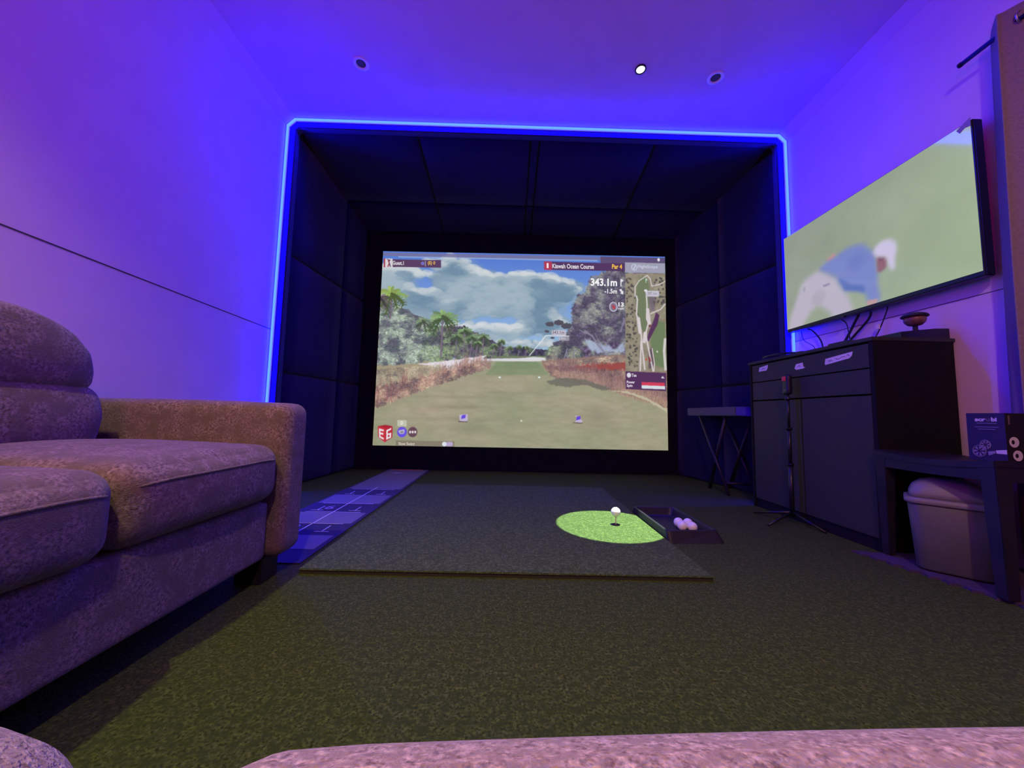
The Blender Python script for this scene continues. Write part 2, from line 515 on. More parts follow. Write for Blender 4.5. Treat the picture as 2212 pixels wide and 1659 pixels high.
def fairway():
    W_, H_ = 1280, 872

    def conv(x, y):
        v = (y-549-(x-1130)*.0185)/419.
        xl = 828-23*v; xr = 1436+7*v
        return (x-xl)/(xr-xl)*W_, v*H_+5
    P = Paint(W_, H_, conv); yy, xx = P.yy/H_, P.xx/W_
    wob = lambda amp, cell, sd: ((vnoise(H_, W_, cell, 4, sd)-.5)*amp, (vnoise(H_, W_, cell, 4, sd+1)-.5)*amp)
    # sky
    top, low = np.array([86, 124, 214])/255, np.array([160, 198, 228])/255
    g = np.clip(yy/.52, 0, 1)[..., None]; P.a = top*(1-g)+low*g
    n1 = vnoise(H_, W_, 150, 6, 3); n2 = vnoise(H_, W_, 60, 5, 9); n3 = vnoise(H_, W_, 90, 5, 21, 2.2)
    cov = np.zeros((H_, W_))
    for (x, y, rx, ry, a) in ((850, 620, 80, 55, 1), (905, 650, 95, 50, 1), (1000, 600, 55, 42, 1), (1045, 620, 70, 42, 1.1), (1120, 625, 80, 45, 1.1), (1190, 625, 60, 42, 1.1),
                              (1225, 620, 40, 30, .9), (1120, 665, 110, 30, .9), (1000, 665, 70, 28, .9), (960, 570, 30, 14, .6), (1060, 715, 140, 18, .85), (1200, 700, 70, 20, .8),
                              (1100, 745, 130, 14, .8), (900, 595, 60, 28, .8), (1240, 655, 14, 25, .7), (860, 575, 60, 18, .5)):
        cx, cy = conv(x, y); ex, ey = conv(x+rx, y+ry)
        d = ((P.xx-cx)/(ex-cx))**2+((P.yy-cy)/(ey-cy))**2
        cov = np.maximum(cov, a*np.exp(-d*.9))
    for (x, y, rx, ry, a) in ((930, 615, 22, 26, .55), (1110, 560, 60, 26, .5), (1250, 585, 45, 22, .7), (1010, 665, 50, 8, .2)):
        cx, cy = conv(x, y); ex, ey = conv(x+rx, y+ry)
        cov -= a*np.exp(-(((P.xx-cx)/(ex-cx))**2+((P.yy-cy)/(ey-cy))**2))
    dens = np.clip((cov+(n1-.5)*1.1+(n2-.5)*.4-.36)*4, 0, 1)
    P.mix(dens*.85, np.array([142, 168, 184.])/255)
    # billowing puffs from the top of the clouds downwards
    r = random.Random(12); spots = []
    hh_, ww_ = int(H_*.56), W_
    tries = 0
    while len(spots) < 1500 and tries < 12000:
        tries += 1; X_, Y_ = r.randrange(ww_), r.randrange(hh_)
        dv_ = dens[Y_, X_]
        if dv_ > .25: spots.append((Y_, X_, dv_))
    spots.sort()
    big = vnoise(H_, W_, 190, 3, 71)
    kx = abs(conv(1, 0)[0]-conv(0, 0)[0])
    for Y_, X_, dv_ in spots:
        x = 805+X_/2.08; y = 549+(x-1130)*.0185+(Y_-5)/H_*419
        sh = min(1, max(0, (big[Y_, X_]-.40)*5))*min(1, dv_*1.3)
        up_ = dens[max(0, Y_-26), X_]
        b_ = .25+.75*(1-up_) if up_ < .9 else .25*(1-sh)
        b_ = min(1, b_*r.uniform(.75, 1.15)+.12*(1-sh))
        c1 = [138+78*b_-22*sh*(1-b_), 166+56*b_-20*sh*(1-b_), 182+42*b_-14*sh*(1-b_)]; c2 = [c1[0]-26, c1[1]-18, c1[2]-12]
        rr_ = r.uniform(4, 14)*(.55+.55*min(1, dv_))*(.6+.4*(1-Y_/hh_))
        P.ell(x, y, rr_*1.35, rr_*.85, c1, 4, .55, c2)
    # far tree line and ground
    gn = vnoise(H_, W_, 14, 4, 41, 3); gb = vnoise(H_, W_, 120, 4, 44, 2.5)
    gr = (np.array([160, 159, 130])[None, None]+(gb[..., None]-.5)*np.array([40, 12, 26])+(gn[..., None]-.5)*18)/255
    P.mix(P.polymask([(790, 779), (1480, 775), (1480, 990), (790, 990)]), gr)
    gr2 = gr*np.array([.84, .94, .86])
    P.mix(P.polymask([(1072, 784), (1158, 782), (1185, 812), (1046, 812)], 3), gr2)
    for x, y, rx, ry, dk in ((1000, 880, 60, 5, .9), (980, 905, 90, 6, .93), (1290, 905, 35, 26, .93), (1010, 925, 40, 10, .92), (1200, 930, 80, 8, 1.04), (960, 858, 90, 5, .93), (1110, 850, 70, 5, .94)):
        cx, cy = conv(x, y); ex, ey = conv(x+rx, y+ry)
        k = np.exp(-(((P.xx-cx)/(ex-cx))**2+((P.yy-cy)/(ey-cy))**2))[..., None]
        P.a = P.a*(1-k*(1-dk))
    tn = vnoise(H_, W_, 9, 3, 51); tb = vnoise(H_, W_, 34, 4, 53)

    def leafcol(lo, hi, sh, bias=0.):
        t_ = np.clip((tn-.5)*2.6+.5+bias, 0, 1)[..., None]; s_ = np.clip((tb-.45)*4, 0, 1)[..., None]
        c = (np.array(lo)*(1-t_)+np.array(hi)*t_)
        return (c*(s_)+np.array(sh)*(1-s_)*(.75+.5*t_))/255

    def tuft(x0, x1, y, h, seed, col, wd=1.0, dens_=4.2):
        r = random.Random(seed)
        for i in range(int((x1-x0)*dens_)):
            x = r.uniform(x0, x1); hh = h*(.16+.75*r.random()**2.2)*(.75+.5*math.sin(x*.19+seed)*math.sin(x*.07))
            yb = (y(x) if callable(y) else y)-r.uniform(-.12, .8)*h+r.uniform(-2, 2); k_ = r.uniform(.80, 1.22); j_ = r.uniform(-12, 12)
            c = [max(0, min(255, v*k_)) for v in col]; c[1] += j_; c[2] += j_*.6
            P.line([(x, yb), (x+r.uniform(-3.5, 3.5), yb-hh)], wd*r.uniform(.6, 1.2), c, .5)
    def leaves(ps, n_, ln, cols, seed, wd=1.3, alpha=.8, shade=None, rg=None):
        """short leaf strokes inside a polygon, darker where the mottling says so"""
        m_ = P.polymask(ps, 0, rg); q = np.argwhere(m_ > .5)
        if not len(q): return
        r = random.Random(seed)
        for _ in range(n_):
            Y_, X_ = q[r.randrange(len(q))]; x = 805+X_/2.08; y = 549+(x-1130)*.0185+(Y_-5)/H_*419
            xl = 828-23*Y_/H_; x = xl+X_/W_*(1436+7*Y_/H_-xl); y = 549+(x-1130)*.0185+(Y_-5)/H_*419
            t_ = min(1, max(0, (tb[Y_, X_]-.40)*4.5)); c = cols[r.randrange(len(cols))]; k_ = (.60+.52*t_)*r.uniform(.85, 1.15)
            c = [v*k_ for v in c]; c[2] += 14*(1-t_); a = r.uniform(0, math.pi)
            l_ = ln*r.uniform(.5, 1.2); P.line([(x, y), (x+math.cos(a)*l_, y+math.sin(a)*l_*.7)], wd*r.uniform(.6, 1.2), c, alpha)
    # far greens
    P.poly([(1020, 781), (1060, 765), (1085, 757), (1110, 752), (1140, 753), (1165, 756), (1190, 760), (1230, 764), (1230, 781)], leafcol((70, 90, 78), (125, 140, 110), (70, 66, 88)), rough=wob(14, 12, 60))
    P.rect(1060, 771, 1180, 776, (112, 128, 92), .0)
    P.poly([(1036, 777), (1120, 776), (1150, 773), (1200, 776), (1235, 780), (1150, 783), (1040, 782)], (222, 222, 226), 1)
    # left wood
    P.poly([(900, 790), (925, 700), (960, 706), (1000, 708), (1030, 722), (1060, 738), (1095, 752), (1100, 768), (1040, 774), (960, 780)], leafcol((92, 116, 88), (158, 178, 130), (88, 74, 100)), rough=wob(26, 14, 63))
    P.poly([(780, 662), (822, 655), (850, 655), (880, 672), (905, 685), (925, 712), (945, 742), (950, 765), (925, 790), (880, 800), (780, 798)], leafcol((128, 142, 130), (192, 208, 186), (112, 98, 122), .08), rough=wob(26, 16, 66))
    P.poly([(800, 735), (860, 730), (915, 745), (925, 788), (880, 797), (800, 795)], leafcol((104, 98, 110), (156, 160, 152), (98, 80, 108), -.08), 6, rough=wob(26, 16, 68), alpha=.65)

    leaves([(780, 662), (822, 655), (850, 655), (880, 672), (905, 685), (925, 712), (945, 742), (950, 765), (925, 790), (880, 800), (780, 798)], 4200, 6.5, [(150, 166, 148), (186, 204, 180), (128, 142, 128), (164, 176, 168)], 1, 1.5, .75, rg=wob(26, 16, 66))
    leaves([(900, 790), (925, 700), (960, 706), (1000, 708), (1030, 722), (1060, 738), (1095, 752), (1100, 768), (1040, 774), (960, 780)], 1500, 5, [(120, 144, 104), (150, 172, 122), (104, 118, 100)], 2, 1.3, .75, rg=wob(26, 14, 63))

    def palm(x, y, r, seed, tr=None, g=(118, 150, 92), k=13):
        rr = random.Random(seed)
        if tr:
            P.line([(x, y), (x-1, (y+tr)/2), (x-4, tr)], max(1.6, r*.09), (126, 112, 130))
        for i in range(k):
            a = -math.pi/2+(i-(k-1)/2)*(2*math.pi/k)*.92+rr.uniform(-.15, .15)
            ln = r*rr.uniform(.75, 1.1); pts = []
            for q in range(7):
                t_ = q/6; pts.append((x+math.cos(a)*ln*t_, y+math.sin(a)*ln*t_*.85+ln*.42*t_*t_))
            dk = .62 if math.sin(a) > .2 else rr.uniform(.85, 1.3)
            for q in range(6):
                P.line(pts[q:q+2], r*.14*(1-.75*q/6)+.6, [c*dk for c in g], .92)
                for sd in (-1, 1):
                    (px_, py_), (qx, qy) = pts[q], pts[q+1]; nx, ny = -(qy-py_), qx-px_
                    P.line([((px_+qx)/2, (py_+qy)/2), ((px_+qx)/2+nx*sd*.9+(qx-px_)*.8, (py_+qy)/2+ny*sd*.9+(qy-py_)*.8+1)], max(.9, r*.05), [c*dk*rr.uniform(.85, 1.15) for c in g], .8)
    palm(846, 636, 36, 1, 690, (136, 160, 84), 14); palm(822, 645, 22, 11, None, (104, 92, 100), 8)
    palm(955, 685, 34, 2, 772, (120, 150, 96), 14); palm(912, 695, 20, 3, None, (116, 134, 104), 11)
    for i, (x, y, r) in enumerate(((1002, 716, 20), (985, 728, 16), (1018, 730, 15), (1043, 728, 14), (1030, 742, 11), (1082, 738, 9), (1066, 748, 9), (1100, 752, 6), (1120, 750, 6), (1136, 752, 5))):
        palm(x, y, r, 20+i, 775, (112, 138, 96), 10)
    for x in range(965, 1045, 7): P.line([(x, 752), (x-1, 776)], 1.3, (130, 112, 136), .6)
    # right wood
    P.poly([(1180, 783), (1195, 745), (1225, 722), (1237, 700), (1232, 668), (1246, 638), (1262, 632), (1272, 600), (1300, 588), (1352, 572), (1480, 570), (1480, 800), (1260, 790)], leafcol((108, 112, 112), (160, 166, 152), (102, 88, 118), 0.0), rough=wob(30, 15, 70))
    P.poly([(1262, 735), (1300, 745), (1330, 758), (1348, 735), (1350, 762), (1310, 772), (1275, 760)], (182, 198, 226), 3, rough=wob(26, 10, 73), alpha=.75)
    P.poly([(1178, 783), (1185, 752), (1210, 742), (1240, 750), (1262, 762), (1262, 790)], leafcol((100, 112, 98), (152, 166, 132), (84, 76, 98)), rough=wob(18, 12, 75))
    leaves([(1190, 783), (1195, 745), (1225, 722), (1237, 700), (1232, 668), (1246, 638), (1262, 632), (1272, 600), (1300, 588), (1352, 572), (1352, 740), (1300, 738), (1262, 735), (1250, 770)], 4200, 5.5, [(136, 140, 132), (158, 162, 148), (116, 112, 124), (128, 126, 136)], 3, 1.4, .7, rg=wob(30, 15, 70))
    leaves([(1178, 783), (1185, 752), (1210, 742), (1240, 750), (1262, 762), (1262, 790)], 700, 5, [(130, 144, 118), (160, 174, 140), (104, 104, 112)], 4, 1.4, .7)
    leaves([(1262, 775), (1300, 762), (1350, 760), (1350, 790), (1262, 790)], 500, 5, [(130, 140, 118), (110, 108, 114), (170, 160, 150)], 6, 1.4, .7)
    for x, y, r in ((1186, 702, 9), (1206, 699, 10), (1180, 718, 5), (1222, 706, 11), (1192, 732, 4), (1203, 742, 4)):
        P.poly([(x+r*math.cos(t_)*1.1, y+r*.62*math.sin(t_)) for t_ in np.linspace(0, 6.2, 9)], (84, 84, 92), rough=wob(8, 6, int(x)))
    for ps, wd in ((((1262, 718), (1278, 728), (1292, 750), (1312, 772), (1328, 790), (1342, 806)), 3.2), (((1278, 728), (1250, 715)), 1.8), (((1300, 760), (1290, 735), (1284, 722)), 1.5),
                   (((1340, 718), (1348, 690)), 2.5), (((1215, 782), (1224, 755)), 2.2), (((1226, 782), (1222, 760)), 2), (((1236, 784), (1240, 758)), 2), (((1308, 745), (1325, 728)), 1.3)):
        P.line(ps, wd, (140, 134, 158), .9)
    # rough ground either side
    P.poly([(780, 792), (860, 790), (925, 783), (1000, 786), (1055, 784), (1020, 806), (960, 820), (890, 838), (780, 892)], (168, 156, 128), 2, rough=wob(16, 14, 80))
    P.poly([(900, 788), (960, 782), (1010, 776), (1050, 770), (1040, 780), (1000, 792), (975, 806), (950, 797)], (230, 224, 232), 1, rough=wob(8, 10, 83))
    P.poly([(1168, 782), (1230, 777), (1352, 768), (1480, 770), (1480, 900), (1400, 868), (1320, 846), (1250, 832), (1200, 822), (1175, 800)], (154, 124, 112), 2, rough=wob(16, 14, 86))
    P.poly([(1225, 797), (1262, 786), (1352, 783), (1352, 803), (1240, 801)], (158, 78, 70), 1, rough=wob(6, 8, 88))
    leaves([(800, 800), (860, 796), (925, 790), (1000, 792), (1030, 800), (960, 816), (890, 830), (800, 870)], 1700, 5, [(196, 192, 164), (178, 176, 140), (186, 150, 136), (206, 200, 180)], 8, 1.1, .6)
    leaves([(1175, 786), (1230, 780), (1352, 770), (1352, 784), (1240, 792), (1200, 806)], 900, 5, [(186, 168, 140), (150, 132, 116), (200, 190, 170)], 9, 1.1, .6)
    yl = lambda x: 884-(x-810)*.385 if x < 1060 else 790
    tuft(808, 1040, yl, 28, 5, (182, 144, 128)); tuft(808, 1010, lambda x: yl(x)-10, 22, 6, (172, 136, 122), .9); tuft(990, 1062, lambda x: 812-(x-990)*.22, 20, 7, (156, 122, 118)); tuft(815, 950, lambda x: yl(x)-28, 16, 13, (176, 162, 138)); tuft(812, 880, lambda x: yl(x)-20, 24, 15, (152, 100, 100), 1.0, 2)
    leaves([(806, 884), (870, 858), (960, 828), (1058, 796), (1040, 784), (960, 806), (880, 822), (810, 838)], 2200, 5, [(176, 134, 120), (190, 158, 134), (150, 104, 104), (200, 184, 158)], 18, 1.1, .55, rg=wob(16, 12, 120))
    leaves([(1180, 800), (1230, 796), (1440, 800), (1440, 884), (1350, 850), (1250, 826), (1190, 814)], 2600, 5, [(160, 128, 116), (178, 150, 130), (136, 104, 106), (188, 168, 142)], 19, 1.1, .55, rg=wob(16, 12, 123))
    tuft(812, 870, lambda x: yl(x)-6, 44, 17, (138, 84, 88), 1.3, .5)
    yr_ = lambda x: 806+(x-1185)*.30
    tuft(1180, 1440, yr_, 26, 8, (164, 134, 122)); tuft(1195, 1440, lambda x: yr_(x)-14, 24, 9, (150, 116, 112)); tuft(1340, 1440, lambda x: yr_(x)+3, 22, 10, (176, 146, 124)); tuft(1176, 1290, lambda x: 800+(x-1176)*.06, 9, 14, (126, 94, 98))
    P.poly([(1178, 826), (1210, 818), (1262, 822), (1290, 832), (1320, 842), (1300, 846), (1262, 832), (1225, 838), (1190, 833)], (112, 112, 100), 1, rough=wob(14, 10, 90), alpha=.85)
    P.poly([(1310, 846), (1350, 850), (1400, 868), (1440, 892), (1440, 884), (1395, 860), (1350, 846)], (196, 190, 160), 1, rough=wob(10, 10, 93))
    for x, y in ((1078, 817), (1163, 817)): P.ell(x, y, 2.7, 2.0, (225, 240, 235))
    P.ell(1125, 909, 2, 2.2, (225, 225, 200))
    for x, y, sg in ((1000, 902, 1), (1248, 905, -1)):
        P.poly([(x-10, y+7), (x+9, y+8), (x+8, y+10), (x-12, y+9)], (110, 95, 90))
        P.poly([(x-6*sg-3, y-6), (x+9*sg, y-7), (x+10, y+4), (x+7, y+8), (x-8, y+7)], (196, 184, 214))
        P.poly([(x-3, y-5), (x+5, y-6), (x+4, y+1), (x-5, y+3)], (98, 72, 220))
    # call-out of the target
    P.line([(1142, 770), (1178, 727), (1228, 728)], 1.6, (235, 240, 245)); P.rect(1190, 715, 1221, 727, (196, 192, 206), .01); P.rect(1205, 729, 1228, 738, (172, 168, 178), .01, .8)
    # banners
    P.rect(800, 543, 1300, 551, (122, 118, 158), .0195, .85); P.rect(1296, 552, 1450, 566, (98, 70, 96), .02, .8); P.rect(860, 552, 1290, 555, (190, 215, 235), .0185, .5)
    P.rect(829, 557, 832, 577, (170, 60, 72)); P.rect(832, 557, 848, 577, (222, 218, 222)); P.rect(848, 559, 952, 576, (92, 66, 98), .015)
    P.line([(839, 562), (841, 568), (838, 575)], 2.2, (170, 60, 72)); P.line([(841, 568), (843, 575)], 1.8, (60, 50, 80)); P.line([(836, 559), (843, 561), (840, 564)], 1.1, (60, 50, 80)); P.ell(840, 561, 1.6, 1.6, (150, 60, 70))
    P.ell(912.5, 568, 3.3, 3.4, (150, 150, 225)); P.ell(912.5, 568, 1.7, 1.8, (80, 80, 220)); P.rect(917.5, 562, 919, 575, (180, 176, 200), 0)
    P.rect(1174, 563, 1191, 582, (182, 62, 88)); P.rect(1191, 564, 1350, 582, (86, 58, 98)); P.rect(1349, 565, 1437, 588, (164, 164, 184)); P.ell(1422, 559, 2.8, 4.0, (235, 235, 240))
    P.ell(1369, 576, 6.5, 7.5, (205, 212, 228)); P.ell(1369, 576, 4.8, 5.8, (164, 164, 184)); P.poly([(1366, 580), (1372, 569), (1373, 571), (1369, 581)], (205, 212, 228))
    P.rect(1339, 602, 1341.5, 619, (236, 236, 240), 0); P.poly([(1341, 602), (1347, 606), (1341, 610)], (236, 236, 240))
    P.poly([(1336, 626), (1341, 624), (1344, 630), (1346, 628), (1345, 637), (1338, 634), (1341, 632)], (236, 236, 240))
    P.ell(1324, 664, 9, 11, (214, 212, 226)); P.ell(1324, 664, 7, 9, (132, 120, 140)); P.poly([(1320, 659), (1327, 663), (1328, 668), (1324, 669)], (206, 62, 66))
    # course map on the right
    mn = vnoise(H_, W_, 20, 4, 101)
    P.mix(P.polymask([(1350, 590), (1439, 590), (1442, 806), (1350, 804)]), (np.array([150, 142, 122])[None, None]+(mn[..., None]-.5)*50)/255)
    P.poly([(1375, 612), (1388, 594), (1400, 606), (1404, 640), (1398, 700), (1392, 725), (1378, 700), (1372, 655)], (116, 128, 96), 3)
    P.poly([(1412, 690), (1436, 700), (1440, 800), (1410, 790), (1404, 740)], (112, 132, 92), 4); P.poly([(1402, 716), (1412, 692), (1416, 676), (1424, 682), (1420, 702), (1400, 740), (1396, 736)], (88, 56, 92), 1)
    P.poly([(1401, 800), (1400, 760), (1408, 752), (1414, 785), (1408, 796)], (104, 84, 92), 2); P.poly([(1400, 640), (1416, 640), (1414, 672), (1404, 675)], (112, 98, 118), 3, alpha=.7)
    r = random.Random(4)
    for i in range(130):
        x = r.uniform(1352, 1376) if i < 95 else r.uniform(1412, 1438); y = r.uniform(600, 800) if i < 95 else r.uniform(600, 660)
        if x > 1368 and y < 640 and i < 95: continue
        P.ell(x, y, r.uniform(1.2, 2.8), r.uniform(1.6, 3), (78, 78, 74), 1.5, .85)
    for ps, wd in ((((1371, 640), (1371, 620), (1380, 606), (1397, 594)), 2), (((1397, 594), (1404, 602), (1407, 618), (1425, 614), (1438, 606)), 2), (((1374, 640), (1376, 648), (1374, 680), (1380, 700), (1384, 722), (1386, 750), (1392, 800)), 3),
                   (((1378, 690), (1382, 720)), 7), (((1395, 630), (1397, 660), (1396, 690), (1400, 700), (1394, 722), (1398, 745), (1404, 775), (1410, 804)), 3), (((1398, 670), (1402, 700)), 6.5), (((1393, 722), (1391, 740)), 7), (((1384, 740), (1382, 803)), 3),
                   (((1405, 679), (1426, 670), (1436, 658)), 2.4), (((1408, 755), (1413, 788), (1412, 804)), 2), (((1436, 735), (1434, 760), (1437, 800)), 5)):
        P.line(ps, wd, (220, 212, 214), .95)
    P.rect(1394, 628, 1423, 641, (200, 198, 210), .02); P.ell(1394, 628, 3.5, 3, (232, 228, 238)); P.rect(1393.6, 601, 1395, 611, (190, 230, 215), 0); P.poly([(1395, 601), (1398, 604), (1395, 606)], (190, 230, 215))
    P.ell(1403, 706, 3, 3, (122, 76, 70)); P.ell(1395, 779, 2, 2, (206, 84, 40)); P.ell(1419, 762, 2, 2, (220, 220, 214)); P.poly([(1399, 774), (1403, 774), (1406, 783), (1401, 784)], (140, 70, 70))
    P.rect(1350, 804, 1438, 842, (84, 52, 92), .05)
    P.ell(1357.5, 812.5, 4.8, 5.4, (228, 226, 236)); P.poly([(1427, 819), (1431, 814), (1435, 820)], (220, 216, 230))
    P.rect(1385, 827, 1435, 834, (214, 66, 90), .04); P.rect(1385, 834, 1436, 841, (218, 228, 232), .04)
    # logo and buttons
    P.poly([(816, 920), (832, 917), (848, 920), (847, 943), (831, 953), (817, 942)], (188, 44, 56))
    P.poly([(816, 920), (832, 924), (831, 953), (817, 942)], (206, 52, 62)); P.poly([(816, 920), (832, 917), (848, 920), (832, 924)], (176, 38, 50))
    wt = (236, 230, 236)
    for q in ([(818.5, 924), (829, 927), (829, 931), (818.5, 928)], [(818.5, 931.5), (828, 934), (828, 938), (818.5, 935.5)], [(819, 939), (829, 944), (829, 948), (819, 943)], [(818.5, 924), (822, 925), (822, 944), (819, 942)],
              [(834.5, 928), (845, 923), (845, 927), (834.5, 932)], [(834.5, 928), (838, 927), (837.5, 947), (834, 948)], [(834.5, 936), (845, 933), (845, 936.5), (834.5, 939.5)], [(841.5, 934), (845, 933), (844.5, 943), (841.5, 944)], [(834, 944), (844.5, 940), (844.5, 943.5), (834, 948)]): P.poly(q, wt)
    P.rect(858, 907, 878, 920, (206, 210, 190), .02, .8); P.ell(868, 932, 10, 11, (104, 84, 226)); P.poly([(860, 929), (873, 926), (874, 932), (871, 936), (864, 936), (861, 932)], (188, 184, 214)); P.poly([(864, 931), (872, 930), (870, 934), (865, 934)], (134, 124, 150))
    P.ell(891, 932, 9.6, 10.8, (104, 74, 84))
    for x in (885.5, 891, 896.5): P.ell(x, 932, 2, 3, (232, 228, 230))
    P.rect(855, 949, 981, 966, (134, 124, 106), .02, .85); P.ell(974, 957, 3.5, 4.4, (184, 172, 208)); P.rect(958, 952.5, 974, 961.5, (184, 172, 208), .0); P.ell(959, 957, 4.6, 4.8, (226, 232, 242))
    # projector softness and speckle
    for c in range(3): P.a[..., c] = P.blur(P.a[..., c], 1)
    P.a += (rng.random((H_, W_, 1))-.5)*.025
    return P.image('fairway_picture'), conv


fair_im, fconv = fairway()
STL, STR, SBL, SBR = [Vector(p) for p in ((-1.204, 3.296, 1.996), (1.423, 3.296, 2.009), (-1.208, 3.296, .209), (1.429, 3.296, .219))]
scr = thing('projection_screen', (.11, 3.29, .209), 'large bright projection screen showing a golf fairway with palms and clouds', 'projection screen')
me = raw([STL, STR, SBR, SBL, STL+Vector((0, .012, 0)), STR+Vector((0, .012, 0)), SBR+Vector((0, .012, 0)), SBL+Vector((0, .012, 0))],
         [(0, 3, 2, 1), (4, 5, 6, 7), (0, 1, 5, 4), (1, 2, 6, 5), (2, 3, 7, 6), (3, 0, 4, 7)])
uv = me.uv_layers.new(name='UVMap'); UVc = {0: (0, 1), 1: (1, 1), 2: (1, 0), 3: (0, 0)}
for lp in me.loops: uv.data[lp.index].uv = UVc[lp.vertex_index % 4]
link('picture_surface', me, screen_mat('projected_fairway', fair_im, .92), scr)


def spt(x, y, d=.003):
    a, b = fconv(x, y); u, v = a/1280, b/872
    p = STL*(1-u)*(1-v)+STR*u*(1-v)+SBL*(1-u)*v+SBR*u*v
    return p-Vector((0, d, 0))


emt = {}


def glow(rgb):
    if rgb not in emt: emt[rgb] = emis('lettering_glow', srgb(*rgb), 1)
    return emt[rgb]


def text(body, name, parent, mt, X0, U, V, width, height, bold=.0, ital=0):
    """body laid from point X0 along U, rising along V, scaled to width x height"""
    cu = bpy.data.curves.new(name, 'FONT'); cu.body = body; cu.size = 1; cu.offset = bold; cu.resolution_u = 3
    ob = bpy.data.objects.new('tmp', cu); COL.objects.link(ob)
    dg = bpy.context.evaluated_depsgraph_get(); me_ = bpy.data.meshes.new_from_object(ob.evaluated_get(dg))
    bpy.data.objects.remove(ob)
    co = np.array([v.co for v in me_.vertices]); mn_, mx_ = co.min(0), co.max(0)
    U, V = Vector(U).normalized(), Vector(V).normalized()
    for v in me_.vertices:
        a, b = (v.co.x-mn_[0])/(mx_[0]-mn_[0]), (v.co.y-mn_[1])/(mx_[1]-mn_[1])
        v.co = Vector(X0)+U*(a*width)+V*(b*height)
    me_.materials.clear()
    return link(name, me_, mt, parent)


def stext(body, x0, y0, x1, y1, rgb, bold=.025):
    """lettering on the projected picture: lower left (x0, y0) to upper right (x1, y1) on the picture's own grid"""
    a, b, c = spt(x0, y0), spt(x1, y0+(x1-x0)*.0185), spt(x0, y1)
    text(body, 'lettering', scr, glow(rgb), a, b-a, c-a, (b-a).length, (c-a).length, bold)


stext('Guest.1', 848.5, 572, 872.5, 563, (215, 210, 220)); stext('(E) 0', 924, 573, 940, 563.5, (226, 178, 84))
stext('1', 1180, 578.5, 1184, 567.5, (240, 225, 230), .04); stext('Kiawah Ocean Course', 1192, 579, 1282, 568.5, (222, 216, 226)); stext('Par 4', 1321, 580, 1343, 569.5, (240, 188, 74), .03)
stext('FlightScope', 1377, 580, 1420, 571, (200, 208, 224), .01)
stext('343.1m', 1275, 618, 1332, 601, (240, 240, 244), .03); stext('-1.5m', 1305, 635, 1332, 624.5, (236, 236, 240), .025)
stext('13', 1335, 664, 1346.5, 654.5, (236, 236, 240), .03); stext('mph', 1334.5, 671.5, 1346.5, 666, (228, 224, 232))
stext('343.1m', 1192, 724, 1218, 717, (112, 104, 126), .01); stext('1.5m', 1207, 736, 1220, 731, (200, 198, 206), .01); stext('397.1m', 1398, 638, 1418, 631.5, (132, 124, 146), .01)
stext('Tee', 1363.5, 816.5, 1374, 809.5, (216, 208, 222)); stext('Power', 1353, 830.5, 1370.5, 824.5, (226, 214, 230)); stext('Spin', 1353, 839.5, 1365.5, 832, (226, 214, 230))
stext('D', 866, 916.5, 870.5, 909.5, (236, 240, 226)); stext('Slow Swing', 861, 961, 896, 953, (208, 200, 194), .02)


def golfer():
    W_, H_ = 960, 540
    conv = lambda x, y: (x*W_, y*H_)
    P = Paint(W_, H_, conv); xx, yy = P.xx/W_, P.yy/H_
    a, b = np.array([152, 160, 142])/255, np.array([168, 186, 152])/255
    g = np.clip(xx*.8+yy*.25, 0, 1)[..., None]; P.a = a*(1-g)+b*g
    P.a += ((vnoise(H_, W_, 160, 3, 5)-.5)*.05)[..., None]
    return P


tvp = golfer()
G = dict(cap=[(.583, .576), (.604, .532), (.632, .515), (.669, .527), (.695, .573), (.698, .635), (.688, .689), (.683, .779), (.668, .784), (.653, .721), (.648, .666), (.6, .63)],
         face=[(.601, .615), (.635, .632), (.652, .682), (.646, .738), (.623, .762), (.6, .755)],
         shirt=[(.257, .51), (.315, .473), (.382, .458), (.448, .434), (.502, .446), (.543, .473), (.565, .53), (.595, .584), (.602, .647), (.602, .764), (.599, .846), (.607, .937), (.607, .995), (.547, .983), (.531, .885), (.487, .845), (.418, .802), (.387, .721), (.378, .664), (.327, .596)],
         shade=[(.388, .671), (.463, .774), (.528, .819), (.535, .887), (.487, .845), (.418, .802)],
         pants=[(.26, .512), (.327, .596), (.372, .659), (.387, .721), (.428, .824), (.452, .924), (.469, 1.03), (.358, 1.041), (.314, .943), (.247, .856), (.193, .887), (.129, 1.0), (.007, 1.002), (.022, .897), (.066, .769), (.104, .65), (.143, .557), (.198, .534)],
         belt=[(.28, .676), (.329, .682), (.335, .698), (.291, .699)], hand=[(.538, .959), (.595, .966), (.586, 1.007), (.541, 1.0)], back=[(.31, .456), (.362, .424), (.385, .456), (.345, .49)])
tvp.poly(G['pants'], (196, 188, 204), 15); tvp.poly(G['back'], (214, 156, 150), 7); tvp.poly(G['shirt'], (128, 142, 206), 12); tvp.poly(G['shade'], (96, 118, 190), 7)
tvp.poly(G['face'], (150, 104, 114), 6); tvp.ell(.627, .645, .018, .03, (96, 60, 70), 4, .5); tvp.poly(G['cap'], (214, 206, 236), 9); tvp.poly(G['belt'], (150, 146, 172), 3); tvp.poly(G['hand'], (196, 158, 160), 4)
tvp.ell(.25, .78, .05, .07, (160, 160, 168), 25, .35); tvp.ell(.15, .64, .012, .03, (164, 164, 180), 5, .7); tvp.ell(.49, .60, .05, .07, (112, 126, 196), 30, .5)
tv_im = tvp.image('golf_broadcast_picture')

